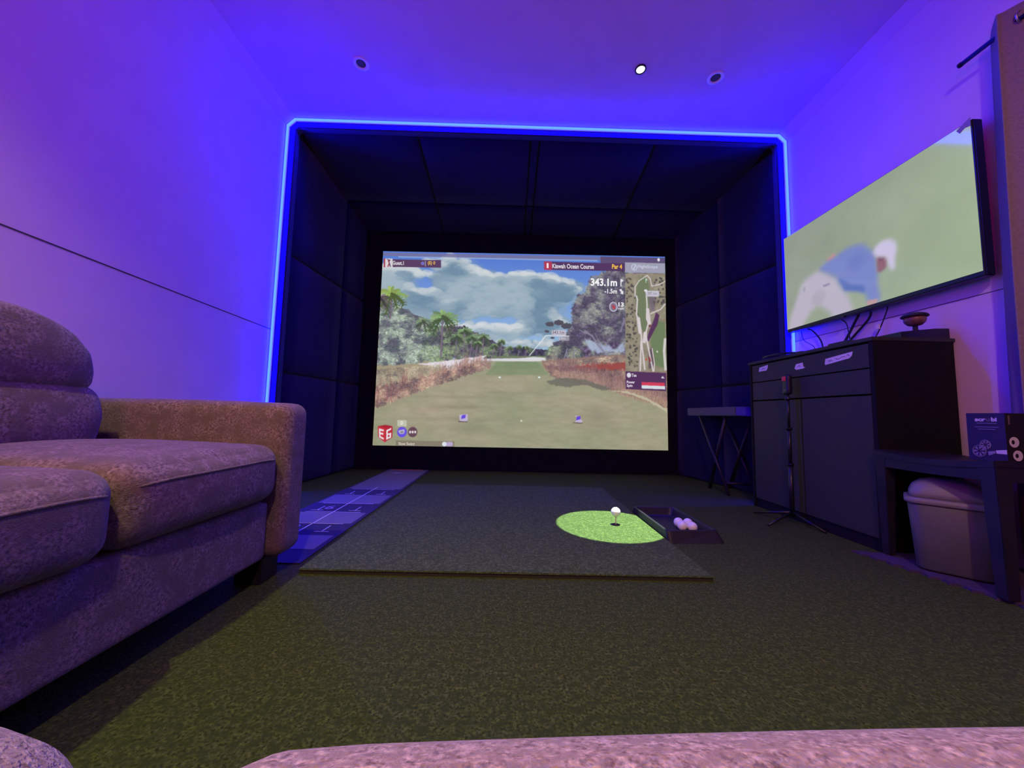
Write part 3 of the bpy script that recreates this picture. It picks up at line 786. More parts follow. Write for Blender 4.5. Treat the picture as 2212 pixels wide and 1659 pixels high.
# ---------------------------------------------------------------- television
tv = thing('television', (1.79, 1.78, 1.08), 'wall mounted television showing a bending golfer in blue shirt and white cap', 'television')
Z0, Z1, Ya, Yb_ = 1.0795, 1.672, 1.303, 2.258
box('casing', 1.746, 1.785, Ya-.008, Yb_+.004, Z0-.020, Z1+.005, M['plastic'], tv, .004)
me = raw([(1.7445, Yb_, Z1), (1.7445, Ya, Z1), (1.7445, Ya, Z0), (1.7445, Yb_, Z0), (1.748, Yb_, Z1), (1.748, Ya, Z1), (1.748, Ya, Z0), (1.748, Yb_, Z0)],
         [(0, 1, 2, 3), (4, 7, 6, 5), (0, 4, 5, 1), (1, 5, 6, 2), (2, 6, 7, 3), (3, 7, 4, 0)])
uv = me.uv_layers.new(name='UVMap')
for lp in me.loops: uv.data[lp.index].uv = {0: (0, 1), 1: (1, 1), 2: (1, 0), 3: (0, 0)}[lp.vertex_index % 4]
link('display', me, screen_mat('television_picture', tv_im, .86, .35), tv)
box('wall_mount', 1.784, 1.8145, 1.60, 1.96, 1.22, 1.52, M['plastic'], tv, .003)
box('sensor', 1.735, 1.75, 1.86, 1.91, Z0-.026, Z0-.018, M['plastic'], tv, .001)
MB().poly([(1.7435, 1.300, 1.685), (1.7435, 1.345, 1.664), (1.7435, 1.335, 1.645), (1.7435, 1.318, 1.655), (1.7435, 1.300, 1.650)], (-1, 0, 0), .001).build('corner_tape', M['printp'], tv)

# cables hanging from the television to the cabinet top
cab_lab = ['thin black cable hanging at the far end under the television', 'black cable slanting down beside the blue LED strip end', 'slim black cable with a bend left of the thick pair',
           'thick black cable, far one of the crossing pair under the television', 'thick black cable, near one of the crossing pair under the television', 'black cable carrying a white tag under the television']
cabs = [([(1.785, 2.20, 1.0585), (1.79, 2.19, 1.0), (1.785, 2.11, .94), (1.74, 2.07, .862)], .0022), ([(1.785, 2.15, 1.0585), (1.79, 2.12, 1.040), (1.785, 2.06, .963), (1.74, 2.00, .864)], .0042),
        ([(1.785, 1.925, 1.0585), (1.79, 1.905, 1.03), (1.788, 1.893, .975), (1.765, 1.86, .90), (1.72, 1.84, .863)], .0028), ([(1.785, 1.83, 1.0585), (1.79, 1.86, 1.025), (1.785, 1.915, .938), (1.75, 1.95, .864)], .0062),
        ([(1.785, 1.765, 1.056), (1.79, 1.79, 1.02), (1.783, 1.885, .935), (1.75, 1.92, .864)], .0056), ([(1.785, 1.685, 1.0585), (1.79, 1.70, 1.03), (1.787, 1.74, .945), (1.75, 1.76, .864)], .0028)]


def smoothpts(p, k=6):
    p = [Vector(q) for q in p]; out = []
    for i in range(len(p)-1):
        a, b, c, d = p[max(0, i-1)], p[i], p[i+1], p[min(len(p)-1, i+2)]
        for j in range(k):
            t_ = j/k; out.append(.5*((2*b)+(c-a)*t_+(2*a-5*b+4*c-d)*t_**2+(3*b-a-3*c+d)*t_**3))
    return out+[p[-1]]


for (p, r_), lb in zip(cabs, cab_lab):
    c = thing('cable', p[-1], lb, 'cable', 'cables under the television')
    MB().tube(smoothpts(p), r_, 8).build('wire', M['plastic'], c)
    if 'tag' in lb: box('tag', 1.781, 1.788, 1.728, 1.744, .962, .985, M['tape'], c, .001, base=None)

# ---------------------------------------------------------------- cabinet
cb = thing('cabinet', (1.64, 1.84, 0), 'tall black wooden cabinet with paper tape labels below the television', 'cabinet')
CX, C0, C1, CT = 1.47, 1.455, 2.222, .857
mb = MB(); mb.box(CX, 1.802, C0, C0+.018, 0, CT-.016); mb.box(CX, 1.802, C1-.018, C1, 0, CT-.016); mb.box(CX+.02, 1.802, C0+.018, C1-.018, .02, .04)
mb.box(1.79, 1.802, C0+.018, C1-.018, .04, CT-.016); mb.box(CX+.012, CX+.03, C0+.018, C1-.018, .0, .05); mb.box(CX+.02, 1.79, C0+.018, C1-.018, .612, .62)
mb.build('carcass', M['cabside'], cb, bevel=.0015)
box('top', CX-.006, 1.806, C0-.004, C1+.004, CT-.016, CT, M['cab'], cb, .002)
f0, f1 = C0+.021, C1-.021
dr = []
for z0, z1 in ((.734, .834), (.626, .729)): dr.append(box('drawer', CX+.003, CX+.02, f0, f1, z0, z1, M['cab'], cb, .0015))
box('door', CX+.003, CX+.02, 1.8405, f1, .052, .619, M['cab'], cb, .0015); box('door', CX+.003, CX+.02, f0, 1.8355, .052, .619, M['cab'], cb, .0015)


def tape(pts, sc_):
    o = MB().poly([(CX+.0028, y, z) for y, z in pts], (-1, 0, 0), .0008).build('tape_label', M['tape'], dr[0])
    mb = MB()
    for q in sc_: mb.tube([(CX+.0017, y, z) for y, z in q], .0009, 5)
    mb.build('handwriting', M['ink'], dr[0])
    return o


rr = random.Random(3)
def scrib(ya, yb, za, zb, n_):
    out = []; p = []
    for i in range(n_):
        t_ = i/(n_-1); p.append((ya+(yb-ya)*t_+rr.uniform(-.003, .003), za+(zb-za)*t_+rr.uniform(-.0055, .0055)))
        if i and rr.random() < .22: out.append(p); p = []
    if len(p) > 1: out.append(p)
    return [q for q in out if len(q) > 1]


tape([(2.133, .816), (2.062, .824), (2.066, .805), (2.076, .793), (2.140, .793)], scrib(2.122, 2.078, .806, .809, 10))
tape([(1.858, .799), (1.815, .802), (1.812, .781), (1.800, .775), (1.820, .771), (1.858, .770), (1.869, .779)], scrib(1.848, 1.828, .785, .787, 5))
tape([(1.682, .800), (1.545, .812), (1.550, .795), (1.562, .785), (1.684, .772), (1.687, .779)], scrib(1.670, 1.560, .785, .801, 30))

# things on the cabinet
o = MB()
o.tube([(1.50+.055*math.cos(a_)*(1+.05*math.sin(3*a_)), 1.99+.13*math.sin(a_), .861+.004*(1+math.sin(a_*2.3))) for a_ in np.linspace(0, 12.2, 60)], .0035, 7)
tag(o.build('cable_coil', M['plastic'], base=(1.5, 1.99, CT)), 'loose flat coil of black cable on the cabinet top below the cables', 'cable')
vs_, fs = rbox((1.56, 1.655, CT+.011), (.05, .06, .0105), .009, 10, lambda p, a, b, c: p+Vector((0, 0, .003*math.sin(a*3)*(c > 0))))
tag(MB().add(vs_, fs, True).build('soft_pouch', M['plastic'], base=(1.56, 1.655, CT)), 'flat black soft pouch lying near the cabinet front edge', 'pouch')
tag(MB().poly([(1.60, 1.463, CT), (1.60, 1.463, CT+.026), (1.74, 1.463, CT+.042), (1.800, 1.463, CT+.044), (1.800, 1.463, CT)], (0, 1, 0), .17).build('black_box', M['plastic'], base=(1.7, 1.54, CT), bevel=.002),
    'low matt black box on the near end of the cabinet under the red ornament', 'box')
orn = thing('ornament', (1.70, 1.50, CT+.038), 'small round reddish ornament with a black cap and stem on the black box', 'ornament')
oz = CT+.036
MB().lathe([(.016, 0), (.016, .004), (.008, .007), (.008, .024), (.012, .028)], (1.70, 1.50, oz), 20).build('stem', M['cap'], orn)
MB().lathe([(.009, .024), (.022, .028), (.032, .039), (.035, .051), (.033, .063)], (1.70, 1.50, oz), 28).build('bowl', M['bowl'], orn)
MB().lathe([(.034, .060), (.042, .062), (.043, .066), (.036, .074), (.020, .080), (.003, .082)], (1.70, 1.50, oz), 28).build('cap', M['cap'], orn)

# ---------------------------------------------------------------- folding table in the enclosure corner
ft = thing('folding_table', (1.57, 2.7, 0), 'small folding table with crossed legs standing behind the black cabinet', 'folding table')
box('table_top', 1.462, 1.665, 2.36, 2.998, .532, .592, M['tabletop'], ft, .004)
for (a, b) in (((1.476, 2.83, .532), (1.476, 2.478, .004)), ((1.490, 2.515, .532), (1.490, 2.735, .004)), ((1.650, 2.80, .532), (1.650, 2.45, .004)), ((1.640, 2.46, .532), (1.640, 2.75, .004))):
    MB().tube([a, b], .011, 10).build('leg', M['steel'], ft)
MB().tube([(1.476, 2.53, .075), (1.65, 2.50, .075)], .008, 8).build('stretcher', M['steel'], ft)

# ---------------------------------------------------------------- launch monitor on a stand
st = thing('camera_stand', (1.43, 1.868, 0), 'slim black pole stand with tripod feet in front of the cabinet', 'stand')
mb = MB(); mb.tube([(1.43, 1.868, .03), (1.43, 1.868, .29)], .0105, 14); mb.tube([(1.43, 1.868, .28), (1.43, 1.868, .47)], .0085, 14); mb.tube([(1.43, 1.868, .46), (1.43, 1.868, .63)], .0065, 14)
mb.build('pole', M['plastic'], st)
for z in (.287, .468): MB().lathe([(.0135, -.006), (.0145, 0), (.0135, .006)], (1.43, 1.868, z), 20).build('collar', M['rod'], st, bevel=.0005)
MB().lathe([(.013, 0), (.014, .01), (.006, .018), (.006, .028)], (1.43, 1.868, .614), 16).build('clamp', M['plastic'], st)
for (x, y) in ((1.262, 1.803), (1.452, 1.70), (1.35, 2.04)):
    MB().tube([(1.43, 1.868, .052), (x, y, .006)], [.007, .005], 8).build('leg', M['plastic'], st)
dv = thing('handheld_camera', (1.43, 1.868, .64), 'small upright black camera with a red light held on the pole stand', 'camera')
soft('body', (1.43, 1.868, .6935), (.014, .0235, .052), .012, M['plastic'], dv, 10)
soft('red_light', (1.4165, 1.872, .723), (.004, .0125, .0125), .0035, M['red'], dv, 8)
MB().lathe([(.006, 0), (.006, .003), (.004, .004)], (0, 0, 0), 14, Matrix.Rotation(-math.pi/2, 4, 'Y')).build('lens', M['cap'], dv).location = (-.0175, .004, .083)
box('badge', 1.4148, 1.4165, 1.862, 1.876, .664, .667, M['printp'], dv)

# ---------------------------------------------------------------- golf mats
mt_ = thing('hitting_mat', (0, 1.9, 0), 'square green turf hitting mat lying on the green carpet', 'golf mat')
box('turf_surface', -.648, .655, 1.188, 2.60, .010, .016, M['hit'], mt_, .003); box('rubber_base', -.645, .652, 1.191, 2.597, 0, .010, M['rubber'], mt_)
MB().lathe([(.0195, 0), (.0195, .0012), (.008, .0016), (.007, -.004)], (.502, 1.726, .016), 28).build('tee_hole', M['cap'], mt_)
tee = MB().lathe([(.0018, -.004), (.0022, .0), (.0024, .024), (.0032, .030), (.0058, .0345), (.0060, .0355), (.004, .0345)], (0, 0, 0), 18)
tag(tee.build('golf_tee', M['tee']), 'pale wooden tee under the single raised golf ball', 'golf tee').location = (.502, 1.726, .0165)


def ball_mesh():
    """a golf ball with a regular pattern of dimples"""
    bm = bmesh.new(); bmesh.ops.create_icosphere(bm, subdivisions=5, radius=.02135)
    g = [Vector((math.cos(i*2.39996)*math.sqrt(1-((2*i+1)/336-1)**2), math.sin(i*2.39996)*math.sqrt(1-((2*i+1)/336-1)**2), (2*i+1)/336-1)) for i in range(336)]
    from mathutils.kdtree import KDTree
    kd = KDTree(len(g)); [kd.insert(q, i) for i, q in enumerate(g)]; kd.balance()
    for v in bm.verts:
        d = kd.find(v.co.normalized())[2]
        if d < .085: v.co *= 1-.011*(1-(d/.085)**2)
    me_ = bpy.data.meshes.new('golf_ball'); bm.to_mesh(me_); bm.free()
    for p in me_.polygons: p.use_smooth = True
    me_.materials.append(M['ball']); return me_


bme = ball_mesh()
bo = bpy.data.objects.new('golf_ball', bme); COL.objects.link(bo); bo.location = (.502, 1.726, .0723)
tag(bo, 'white golf ball raised on a tee in the spotlit green circle', 'golf ball')
for (x, y, lb) in ((.790, 1.686, 'white golf ball in the tray, front one nearer the green circle'), (.828, 1.672, 'white golf ball in the tray, nearest the outer tray corner'),
                   (.797, 1.737, 'white golf ball in the tray, rear one nearer the green circle'), (.836, 1.728, 'white golf ball in the tray, hidden behind the outer front ball')):
    c = bo.copy(); COL.objects.link(c); c.location = (x, y, .0066+.02135); c.rotation_euler = (x*30, y*20, 1)
    tag(c, lb, 'golf ball', 'golf balls in the black tray')

# ball tray: a shallow flared rubber tray hooked to the mat's right side
ob_ = [(.659, 1.527), (.902, 1.540), (.915, 2.00), (.659, 1.995)]
orim = [(.659, 1.545), (.885, 1.566), (.872, 1.958), (.659, 1.955)]


def inset(P_, d):
    c = Vector((sum(p[0] for p in P_)/4, sum(p[1] for p in P_)/4)); r_ = []
    for i in range(4):
        p = Vector(P_[i]); a = (Vector(P_[i-1])-p).normalized(); b = (Vector(P_[(i+1) % 4])-p).normalized()
        r_.append(tuple(p+a*d+b*d))
    return r_


def rounded(P_, r_, z, k=5):
    out = []
    for i in range(4):
        p = Vector(P_[i]); a = p+(Vector(P_[i-1])-p).normalized()*r_; b = p+(Vector(P_[(i+1) % 4])-p).normalized()*r_
        for j in range(k+1):
            t_ = j/k; q = a*(1-t_)**2+p*2*t_*(1-t_)+b*t_*t_; out.append((q.x, q.y, z))
    return out


loops = [rounded(ob_, .022, 0), rounded(orim, .022, .044), rounded(inset(orim, .003), .022, .047), rounded(inset(orim, .009), .022, .0465), rounded(inset(orim, .013), .022, .042), rounded(inset(orim, .024), .020, .010), rounded(inset(orim, .030), .018, .0066)]
vv = [p for l in loops for p in l]; k = len(loops[0]); ff = []
for i in range(len(loops)-1):
    for j in range(k): ff.append((i*k+j, i*k+(j+1) % k, (i+1)*k+(j+1) % k, (i+1)*k+j))
ff.append(tuple(range((len(loops)-1)*k, len(loops)*k))); ff.append(tuple(range(k))[::-1])
tag(MB().add(vv, ff, False).build('ball_tray', M['tray'], base=(.78, 1.76, 0)), 'black rubber tray with sloping sides holding golf balls', 'tray')

# putting mat with bands, distance marks and an orange end strip
pm = thing('putting_mat', (-.868, 2.3, 0), 'long striped putting mat with an orange end strip running beside the hitting mat', 'putting mat')
pl = mat('putting_mat_pale', (.15, .145, .16), (.18, .175, .19), 200, .9, .2, 400)
pd = mat('putting_mat_dark', (.032, .027, .045), (.042, .036, .058), 200, .9, .2, 400)
PX0, PX1 = -1.055, -.682
box('mat_base', PX0, PX1, 1.262, 3.30, 0, .004, pd, pm, .001)
for i, (a, b) in enumerate(((1.382, 1.534), (1.697, 1.874), (2.062, 2.267), (2.45, 3.285))):
    box('pale_band', PX0+.018, PX1-.018, a, b, .0042, .0052, pl, pm)
box('end_strip', PX0+.04, PX1-.06, 3.245, 3.272, .0053, .007, mat('orange_strip', (.75, .22, .08), rough=.6), pm)
mb = MB(); mb.box(-.8705, -.8655, 1.56, 2.50, .0053, .0058)
for y in (1.69, 1.88, 2.055, 2.43): mb.box(PX0+.05, PX1-.05, y-.002, y+.002, .0053, .0058)
for y in (1.62, 1.95, 2.33):
    for sx in (-.095, .095): mb.box(-.868+sx-.002, -.868+sx+.002, y-.04, y+.04, .0053, .0058); mb.box(-.868+sx-.03, -.868+sx+.03, y-.042, y-.038, .0053, .0058)
mb.build('printed_lines', M['printw'], pm)
text('9', 'printed_numeral', pm, M['printp'], (-.945, 1.60, .0058), (1, 0, 0), (0, 1, 0), .045, .07, .01)
text('6', 'printed_numeral', pm, M['printp'], (-.945, 1.93, .0058), (1, 0, 0), (0, 1, 0), .045, .07, .01)
MB().poly([(-.92+.045*math.cos(t_), 3.10+.03*math.sin(t_), .0053) for t_ in np.linspace(0, 6.1, 20)], (0, 0, 1), .0004).build('printed_crest', M['printp'], pm)

# ---------------------------------------------------------------- sofa on the left
sf = thing('sofa', (-1.1, .2, 0), 'grey brown tweed sofa with arm and plump cushions along the left wall', 'sofa')
SO = M['sofa']
soft('base', (-1.09, .115, .155), (.385, 1.005, .084), .016, SO, sf, 16)
soft('armrest', (-1.075, 1.186, .297), (.405, .062, .232), .038, SO, sf, 26, lambda p, a, b, c: p+Vector((0, 0, .006*(1-a*a)*(c > .5))))
soft('back_frame', (-1.40, .10, .33), (.10, 1.02, .26), .04, SO, sf, 14)


def cush(p, a, b, c):
    q = p.copy()
    q.z += (.022 if c > 0 else 0)*(1-a*a)*(1-b*b)
    q.x += .018*(1-b*b)*(1-c*c)*(a > .9)
    return q


def seat(y0, y1, xo=0., zt=.405):
    c = ((-1.30-.682+xo)/2, (y0+y1)/2, (.243+zt)/2); h = ((1.30-.682+xo)/2, (y1-y0)/2, (zt-.243)/2)
    o = soft('seat_cushion', c, h, .045, SO, sf, 26, cush)
    zz = zt-.038; x1 = -.682+xo; pts = []
    for i in range(31):
        t_ = i/30*2-1; yy = c[1]+t_*(h[1]-.006); e = max(0, abs(t_)*h[1]-(h[1]-.045))
        xx = x1-(.045-math.sqrt(max(0, .045**2-e*e)))+.018*(1-t_*t_)*.72+.001
        pts.append((xx, yy, zz-.012*(abs(t_)**6)))
    MB().tube(pts, .0028, 6).build('seam', SO, o)
    return o


seat(.668, 1.122); seat(.205, .662, .012, .402); seat(-.26, .198, .012, .402)


def lobe(c, h, r_, sh):
    def fn(p, a, b, cc):
        q = p.copy(); q.x += .05*(1-b*b)*(1-cc*cc)*(a > 0)*.6; q.y *= 1-(sh*max(0, cc)**2); q.z += .015*(1-b*b)*(cc > 0)
        return q
    return soft('x', c, h, r_, SO, None, 24, fn)




def profile(tab, hx, hy, hz, zc_):
    """reshapes a soft box so that its ends follow the table of (height, end) pairs"""
    zs, ws = [t_[0] for t_ in tab], [t_[1] for t_ in tab]

    def fn(p, a, b, c):
        aa, bb, cc = p.x/hx, p.y/hy, p.z/hz
        w_ = float(np.interp(p.z+zc_, zs, ws))
        return Vector((hx*aa*(1-.16*bb**4)*(1-.13*cc**2) if aa > 0 else p.x, bb*w_, p.z-.018*max(0, cc)*bb**4))
    return fn


for ym in (.762, .200):
    lo = [(.38, .262), (.42, .276), (.48, .281), (.53, .275), (.575, .262)]
    hi = [(.55, .250), (.60, .245), (.65, .228), (.70, .192), (.72, .165), (.738, .125)]
    bc = soft('back_cushion', (-1.235, ym, .478), (.122, .28, .096), .026, SO, sf, 26, profile(lo, .122, .28, .096, .478))
    soft('headrest', (-1.235, ym, .645), (.128, .25, .094), .024, SO, bc, 28, profile(hi, .128, .25, .094, .645))
box('leg', -.79, -.712, 1.11, 1.19, 0, .073, M['darkwood'], sf, .003); box('leg', -.79, -.712, -.82, -.74, 0, .073, M['darkwood'], sf, .003)
box('leg', -1.45, -1.38, 1.11, 1.19, 0, .073, M['darkwood'], sf, .003); box('leg', -1.45, -1.38, -.82, -.74, 0, .073, M['darkwood'], sf, .003)

# ---------------------------------------------------------------- sofa seat the view is taken from
s2 = thing('sofa', (0, -.3, 0), 'pinkish lit tweed sofa seat cut off by the lower picture edge', 'sofa')


def fgc(c, h, r_): return soft('seat_cushion', c, h, r_, M['sofa2'], s2, 30, lambda p, a, b, cc: p+Vector((0, .012*(1-a*a)*(b > .9), .010*(1-a*a)*(1-b*b)*(cc > 0))))


fgc((.267, -.215, .3966), (.340, .305, .0545), .036); fgc((-.344, -.214, .3985), (.274, .305, .0545), .036)
soft('base', (0, -.27, .20), (.62, .30, .125), .02, M['sofa2'], s2, 12)
for x in (-.55, .55):
    for y in (-.5, -.03): box('leg', x-.03, x+.03, y-.03, y+.03, 0, .08, M['darkwood'], s2, .003)

# ---------------------------------------------------------------- right corner: stool, bin, carton, foam mat, curtain
sto = thing('stool', (1.57, 1.267, 0), 'dark wooden stool with a saddle curved top standing over the grey bin', 'stool')
X0, X1, Ya2, Yb2 = 1.437, 1.705, 1.084, 1.450


def saddle(x, y):
    t_ = (y-(Ya2+Yb2)/2)/((Yb2-Ya2)/2); return .405-.016*(1-t_*t_)


nx, ny = 8, 16; vv = []; ff = []
for lay in (0, 1):
    for i in range(nx+1):
        for j in range(ny+1):
            x = X0+(X1-X0)*i/nx; y = Ya2+(Yb2-Ya2)*j/ny; vv.append((x, y, saddle(x, y)-.022*lay))
q = (nx+1)*(ny+1)
for i in range(nx):
    for j in range(ny):
        a = i*(ny+1)+j; ff += [(a, a+1, a+ny+2, a+ny+1), (q+a, q+a+ny+1, q+a+ny+2, q+a+1)]
for j in range(ny):
    ff += [(j, q+j, q+j+1, j+1)]; a = nx*(ny+1)+j; ff += [(a, a+1, q+a+1, q+a)]
for i in range(nx):
    a = i*(ny+1); ff += [(a, a+ny+1, q+a+ny+1, q+a)]; a += ny; ff += [(a, q+a, q+a+ny+1, a+ny+1)]
MB().add(vv, ff).build('seat', M['darkwood'], sto, bevel=.003)


def rail(p0, p1, depth, th, nrm):
    """apron with a curved lower edge"""
    top_, bot = [], []; n_ = 16
    for i in range(n_+1):
        t_ = i/n_; x, y = p0[0]+(p1[0]-p0[0])*t_, p0[1]+(p1[1]-p0[1])*t_
        z = saddle(x, y)-.021; top_.append((x, y, z)); bot.append((x, y, min(z-.012, .405-.062-.0+(-.004)*(1-(2*t_-1)**2))))
    MB().poly(top_+bot[::-1], nrm, th).build('apron', M['darkwood'], sto)


rail((X0+.004, Yb2-.01), (X0+.004, Ya2+.01), .06, .018, (1, 0, 0)); rail((X0+.01, Ya2+.004), (X1-.01, Ya2+.004), .06, .018, (0, 1, 0)); rail((X0+.01, Yb2-.022), (X1-.01, Yb2-.022), .06, .018, (0, 1, 0))


def sleg(xt, yt, xb, yb, wt_, wb):
    vv = []
    for x, y, z, w_ in ((xt, yt, .385, wt_), (xb, yb, .010, wb)):
        vv += [(x, y, z), (x+w_[0], y, z), (x+w_[0], y+w_[1], z), (x, y+w_[1], z)]
    MB().add(vv, [(0, 1, 2, 3), (7, 6, 5, 4), (0, 4, 5, 1), (1, 5, 6, 2), (2, 6, 7, 3), (3, 7, 4, 0)]).build('leg', M['darkwood'], sto, bevel=.002)


sleg(X0+.002, Ya2+.002, 1.433, 1.075, (.050, .040), (.036, .030)); sleg(X0+.002, Yb2-.046, 1.449, 1.418, (.040, .042), (.026, .028))
sleg(X1-.045, Ya2+.002, 1.675, 1.075, (.042, .040), (.03, .03)); sleg(X1-.045, Yb2-.046, 1.675, 1.418, (.042, .042), (.03, .03))

# swing-top bin, its wide side turned to the room's middle
BR = Matrix.Translation((1.53, 1.285, .0)) @ Matrix.Rotation(math.radians(-47), 4, 'Z')
bn = thing('waste_bin', (1.53, 1.285, .009), 'grey plastic waste bin with a domed swing lid under the dark stool', 'bin')


def ring(hx, hy, r_, z, k=6):
    out = []
    for (sx, sy, a0) in ((1, 1, 0), (-1, 1, 90), (-1, -1, 180), (1, -1, 270)):
        for j in range(k+1):
            a = math.radians(a0+90*j/k); out.append(BR @ Vector((sx*(hx-r_)+r_*math.cos(a), sy*(hy-r_)+r_*math.sin(a), z)))
    return out


def loft(name, rings, mt, parent):
    vv = [p for r_ in rings for p in r_]; k = len(rings[0]); ff = [tuple(range(k))[::-1], tuple(range((len(rings)-1)*k, len(rings)*k))]
    for i in range(len(rings)-1):
        for j in range(k): ff.append((i*k+j, i*k+(j+1) % k, (i+1)*k+(j+1) % k, (i+1)*k+j))
    return MB().add(vv, ff, True).build(name, mt, parent)


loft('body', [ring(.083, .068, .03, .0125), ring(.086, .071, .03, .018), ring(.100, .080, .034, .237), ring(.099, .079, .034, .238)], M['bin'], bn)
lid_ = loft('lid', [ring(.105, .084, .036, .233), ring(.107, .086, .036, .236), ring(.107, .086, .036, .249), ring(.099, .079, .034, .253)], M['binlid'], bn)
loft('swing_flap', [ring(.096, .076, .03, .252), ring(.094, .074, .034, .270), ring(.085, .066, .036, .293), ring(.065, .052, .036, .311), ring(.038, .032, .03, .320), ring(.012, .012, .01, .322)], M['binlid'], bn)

# carton
ct = thing('carton', (1.645, 1.24, .405), 'dark retail carton with blue lit front, white lettering and a wheel picture on the stool', 'carton')
K0 = 1.147; KX = 1.565
box('carton_body', KX, KX+.125, K0, K0+.098, .392, .548, M['boxdark'], ct, .0008)
MB().poly([(KX-.0006, K0+.0005, .3925), (KX-.0006, K0+.0975, .3925), (KX-.0006, K0+.0975, .5475), (KX-.0006, K0+.0005, .5475)], (-1, 0, 0), .0004).build('led_lit_front', M['boxlit'], ct)


def fp(u, v, d=.0016): return Vector((KX-d, K0+.098*(1-u), .548-.156*v))


U_, V_ = (0, -1, 0), (0, 0, 1)
text('scr', 'lettering', ct, M['printw'], fp(.24, .175), U_, V_, .028, .0095, .05); text('u', 'lettering', ct, M['printg'], fp(.535, .175), U_, V_, .010, .0095, .04); text('bi', 'lettering', ct, M['printw'], fp(.665, .175), U_, V_, .014, .0135, .05)
mb = MB()
for u0, u1, v in ((.28, .8, .21), (.22, .84, .29), (.30, .76, .335)):
    a, b = fp(u0, v), fp(u1, v); mb.box(a.x-.0003, a.x, b.y, a.y, a.z-.0012, a.z+.0006)
mb.build('small_print', M['printp'], ct)
for (cu_, cv, rv, a0, na) in ((.30, .80, .135, 0, 7), (.47, .66, .105, .4, 7)):
    c = fp(cu_, cv); mb = MB()
    for i in range(na):
        a = a0+i*2*math.pi/na
        mb.poly([c+Vector((0, math.cos(a+s_)*rr_*.156*rv*.76, math.sin(a+s_)*rr_*.156*rv*.84)) for s_, rr_ in ((-.05, .25), (-.28, 1.0*.9), (.28, 1.0*.9), (.05, .25))], (-1, 0, 0), .0003)
    mb.tube([c+Vector((-.0002, math.cos(a)*.156*rv*.80, math.sin(a)*.156*rv*.88)) for a in np.linspace(0, 6.2832, 24)], .0011, 5); mb.build('wheel_print', M['printp'], ct)
MB().poly([fp(.52, .80), fp(.70, .78), fp(.72, .82), fp(.54, .88)], (-1, 0, 0), .0003).build('arm_print', M['printp'], ct); MB().poly([fp(.72, .765), fp(.99, .74), fp(.99, .83), (fp(.74, .83))], (-1, 0, 0), .0003).build('handle_print', M['printw'], ct)
for cx_, cz in ((.0215, .457), (.030, .415)):
    c = Vector((KX+cx_, K0-.0006, cz)); o = MB().poly([c+Vector((.0155*math.cos(a), 0, .0165*math.sin(a))) for a in np.linspace(0, 6.2, 26)], (0, -1, 0), .0004).build('round_print', M['printw'], ct)
    MB().poly([c+Vector((-.004+.005*math.cos(a), -.0006, .007*math.sin(a))) for a in np.linspace(0, 6, 10)], (0, -1, 0), .0003).build('picture_detail', M['boxdark'], o)
MB().box(KX+.008, KX+.013, K0-.0012, K0-.0004, .512, .540).build('side_print', M['printg'], ct)

# foam mat with a wavy jigsaw edge
pts = []
for i in range(150):
    t_ = i/149; y = 1.475-.72*t_; x = 1.355+.17*t_+(.0075*math.sin(t_*95)+.003*math.sin(t_*190+.5)); pts.append((x, y, 0))
pts += [(1.81, .755, 0), (1.81, 1.45, 0), (1.42, 1.452, 0)]
tag(MB().poly(pts, (0, 0, 1), .009).build('foam_mat', M['foam'], base=(1.6, 1.1, 0)), 'thin purple grey foam floor mat with a wavy edge under the bin', 'mat')

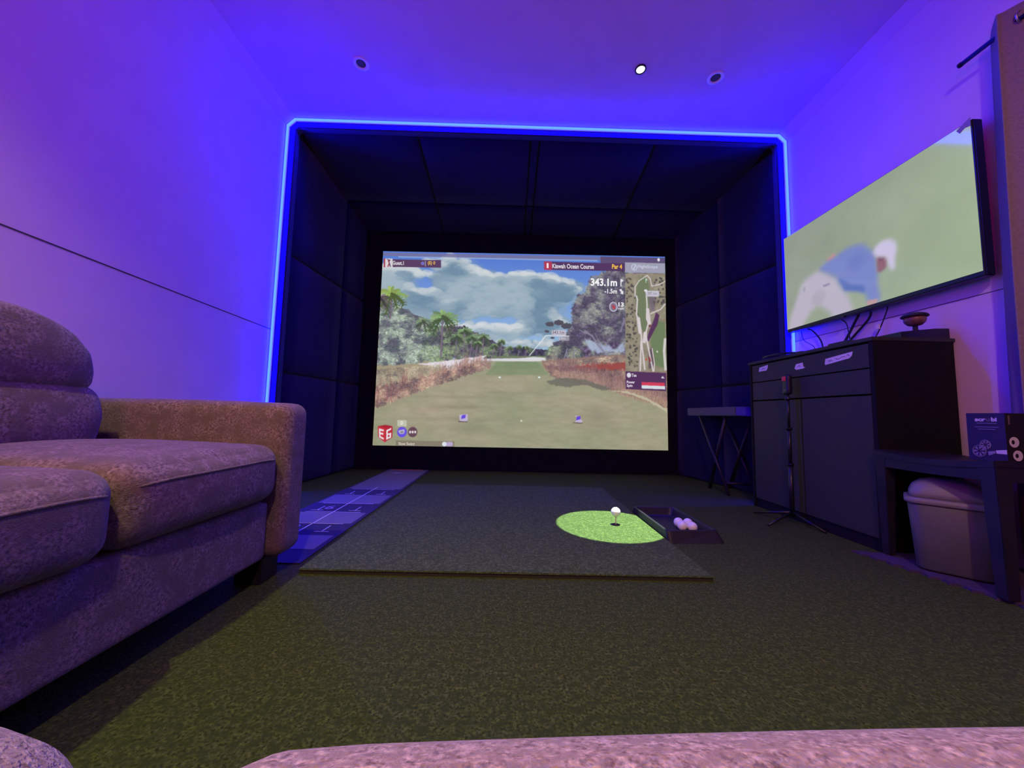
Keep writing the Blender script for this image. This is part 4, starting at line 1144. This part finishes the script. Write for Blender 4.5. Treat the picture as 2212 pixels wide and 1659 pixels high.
# curtain, rod
cu_ = thing('curtain', (1.75, .9, 0), 'grey brown eyelet curtain hanging at the right picture edge', 'curtain')
vv = []; ff = []; nz = 40; nn = 120
for j in range(nz+1):
    z = .03+1.945*j/nz; tz = j/nz
    for i in range(nn+1):
        t_ = i/nn; y = 1.284-.034*tz**1.2-t_*.60; ph = math.pi+t_*2*math.pi*4.5
        amp = .032*(.85+.15*tz)
        x = 1.748-amp*math.cos(ph+.15*math.sin(6*tz))*(1 if True else 0)+.004*math.sin(ph*2.3+tz*5)
        y += .010*math.sin(ph*2)
        zz = z-(.05*max(0, 1-i/6)**2 if j == nz else 0)
        vv.append((x, y, zz))
for j in range(nz):
    for i in range(nn): a = j*(nn+1)+i; ff.append((a, a+1, a+nn+2, a+nn+1))
c = MB().add(vv, ff, True).build('fabric', M['curtain'], cu_)
sm = c.modifiers.new('thick', 'SOLIDIFY'); sm.thickness = .0025
for k in range(4):
    yy = 1.226-.60*(k+.5)/4.5-.012
    MB().tube([(1.748-.004*0+.022*math.cos(a), yy+.004*math.cos(a), 1.925+.022*math.sin(a)) for a in np.linspace(0, 2*math.pi, 25)], .0035, 8).build('eyelet', M['eyelet'], cu_)
rd = thing('curtain_rod', (1.745, .9, 1.92), 'black metal curtain rod reaching past the curtain towards the television', 'curtain rod')
MB().tube([(1.745, 1.318, 1.918), (1.745, .45, 1.918)], .0085, 14).build('rod', M['rod'], rd)
MB().tube([(1.745, 1.322, 1.918), (1.745, 1.312, 1.918)], .0095, 14).build('end_cap', M['rod'], rd)
MB().tube([(1.745, 1.17, 1.918), (1.8145, 1.17, 1.918)], .006, 10).build('bracket', M['rod'], rd)
# window casing edge behind the curtain
o = slab('trim_3', 1.796, 1.8155, 1.243, 1.262, 0, 1.0, M['trim'])

# ---------------------------------------------------------------- ceiling lamps


def dl(x, y, lit):
    z = zc(x)
    if lit:
        t = thing('tee_spotlight', (x, y, z), 'small lit ceiling spotlight with a black rim above the tee', 'spotlight')
        MB().lathe([(.030, 0.002), (.030, -.005), (.026, -.007), (.023, -.005), (.023, .002)], (x, y, z), 32).build('rim', M['cap'], t)
        MB().lathe([(.0225, .0), (.0225, -.0035), (.002, -.004)], (x, y, z), 32).build('lamp_face', emis('spot_lamp_glow', (.85, .92, 1), 2.6), t)
        return t
    lab = 'unlit round ceiling downlight nearer the left wall' if x < 0 else 'unlit round ceiling downlight on the television side'
    t = thing('downlight', (x, y, z), lab, 'downlight', 'unlit round downlights in the ceiling')
    MB().lathe([(.043, 0.002), (.043, -.003), (.040, -.006), (.031, -.007), (.026, -.003), (.025, .001)], (x, y, z), 36).build('rim', M['rimw'], t)
    MB().lathe([(.0255, -.0005), (.015, -.001), (.001, -.001)], (x, y, z), 28).build('lens', M['bin'], t)
    return t


dl(-.866, 1.885, False); dl(1.118, 1.897, False); dl(.683, 1.862, True)
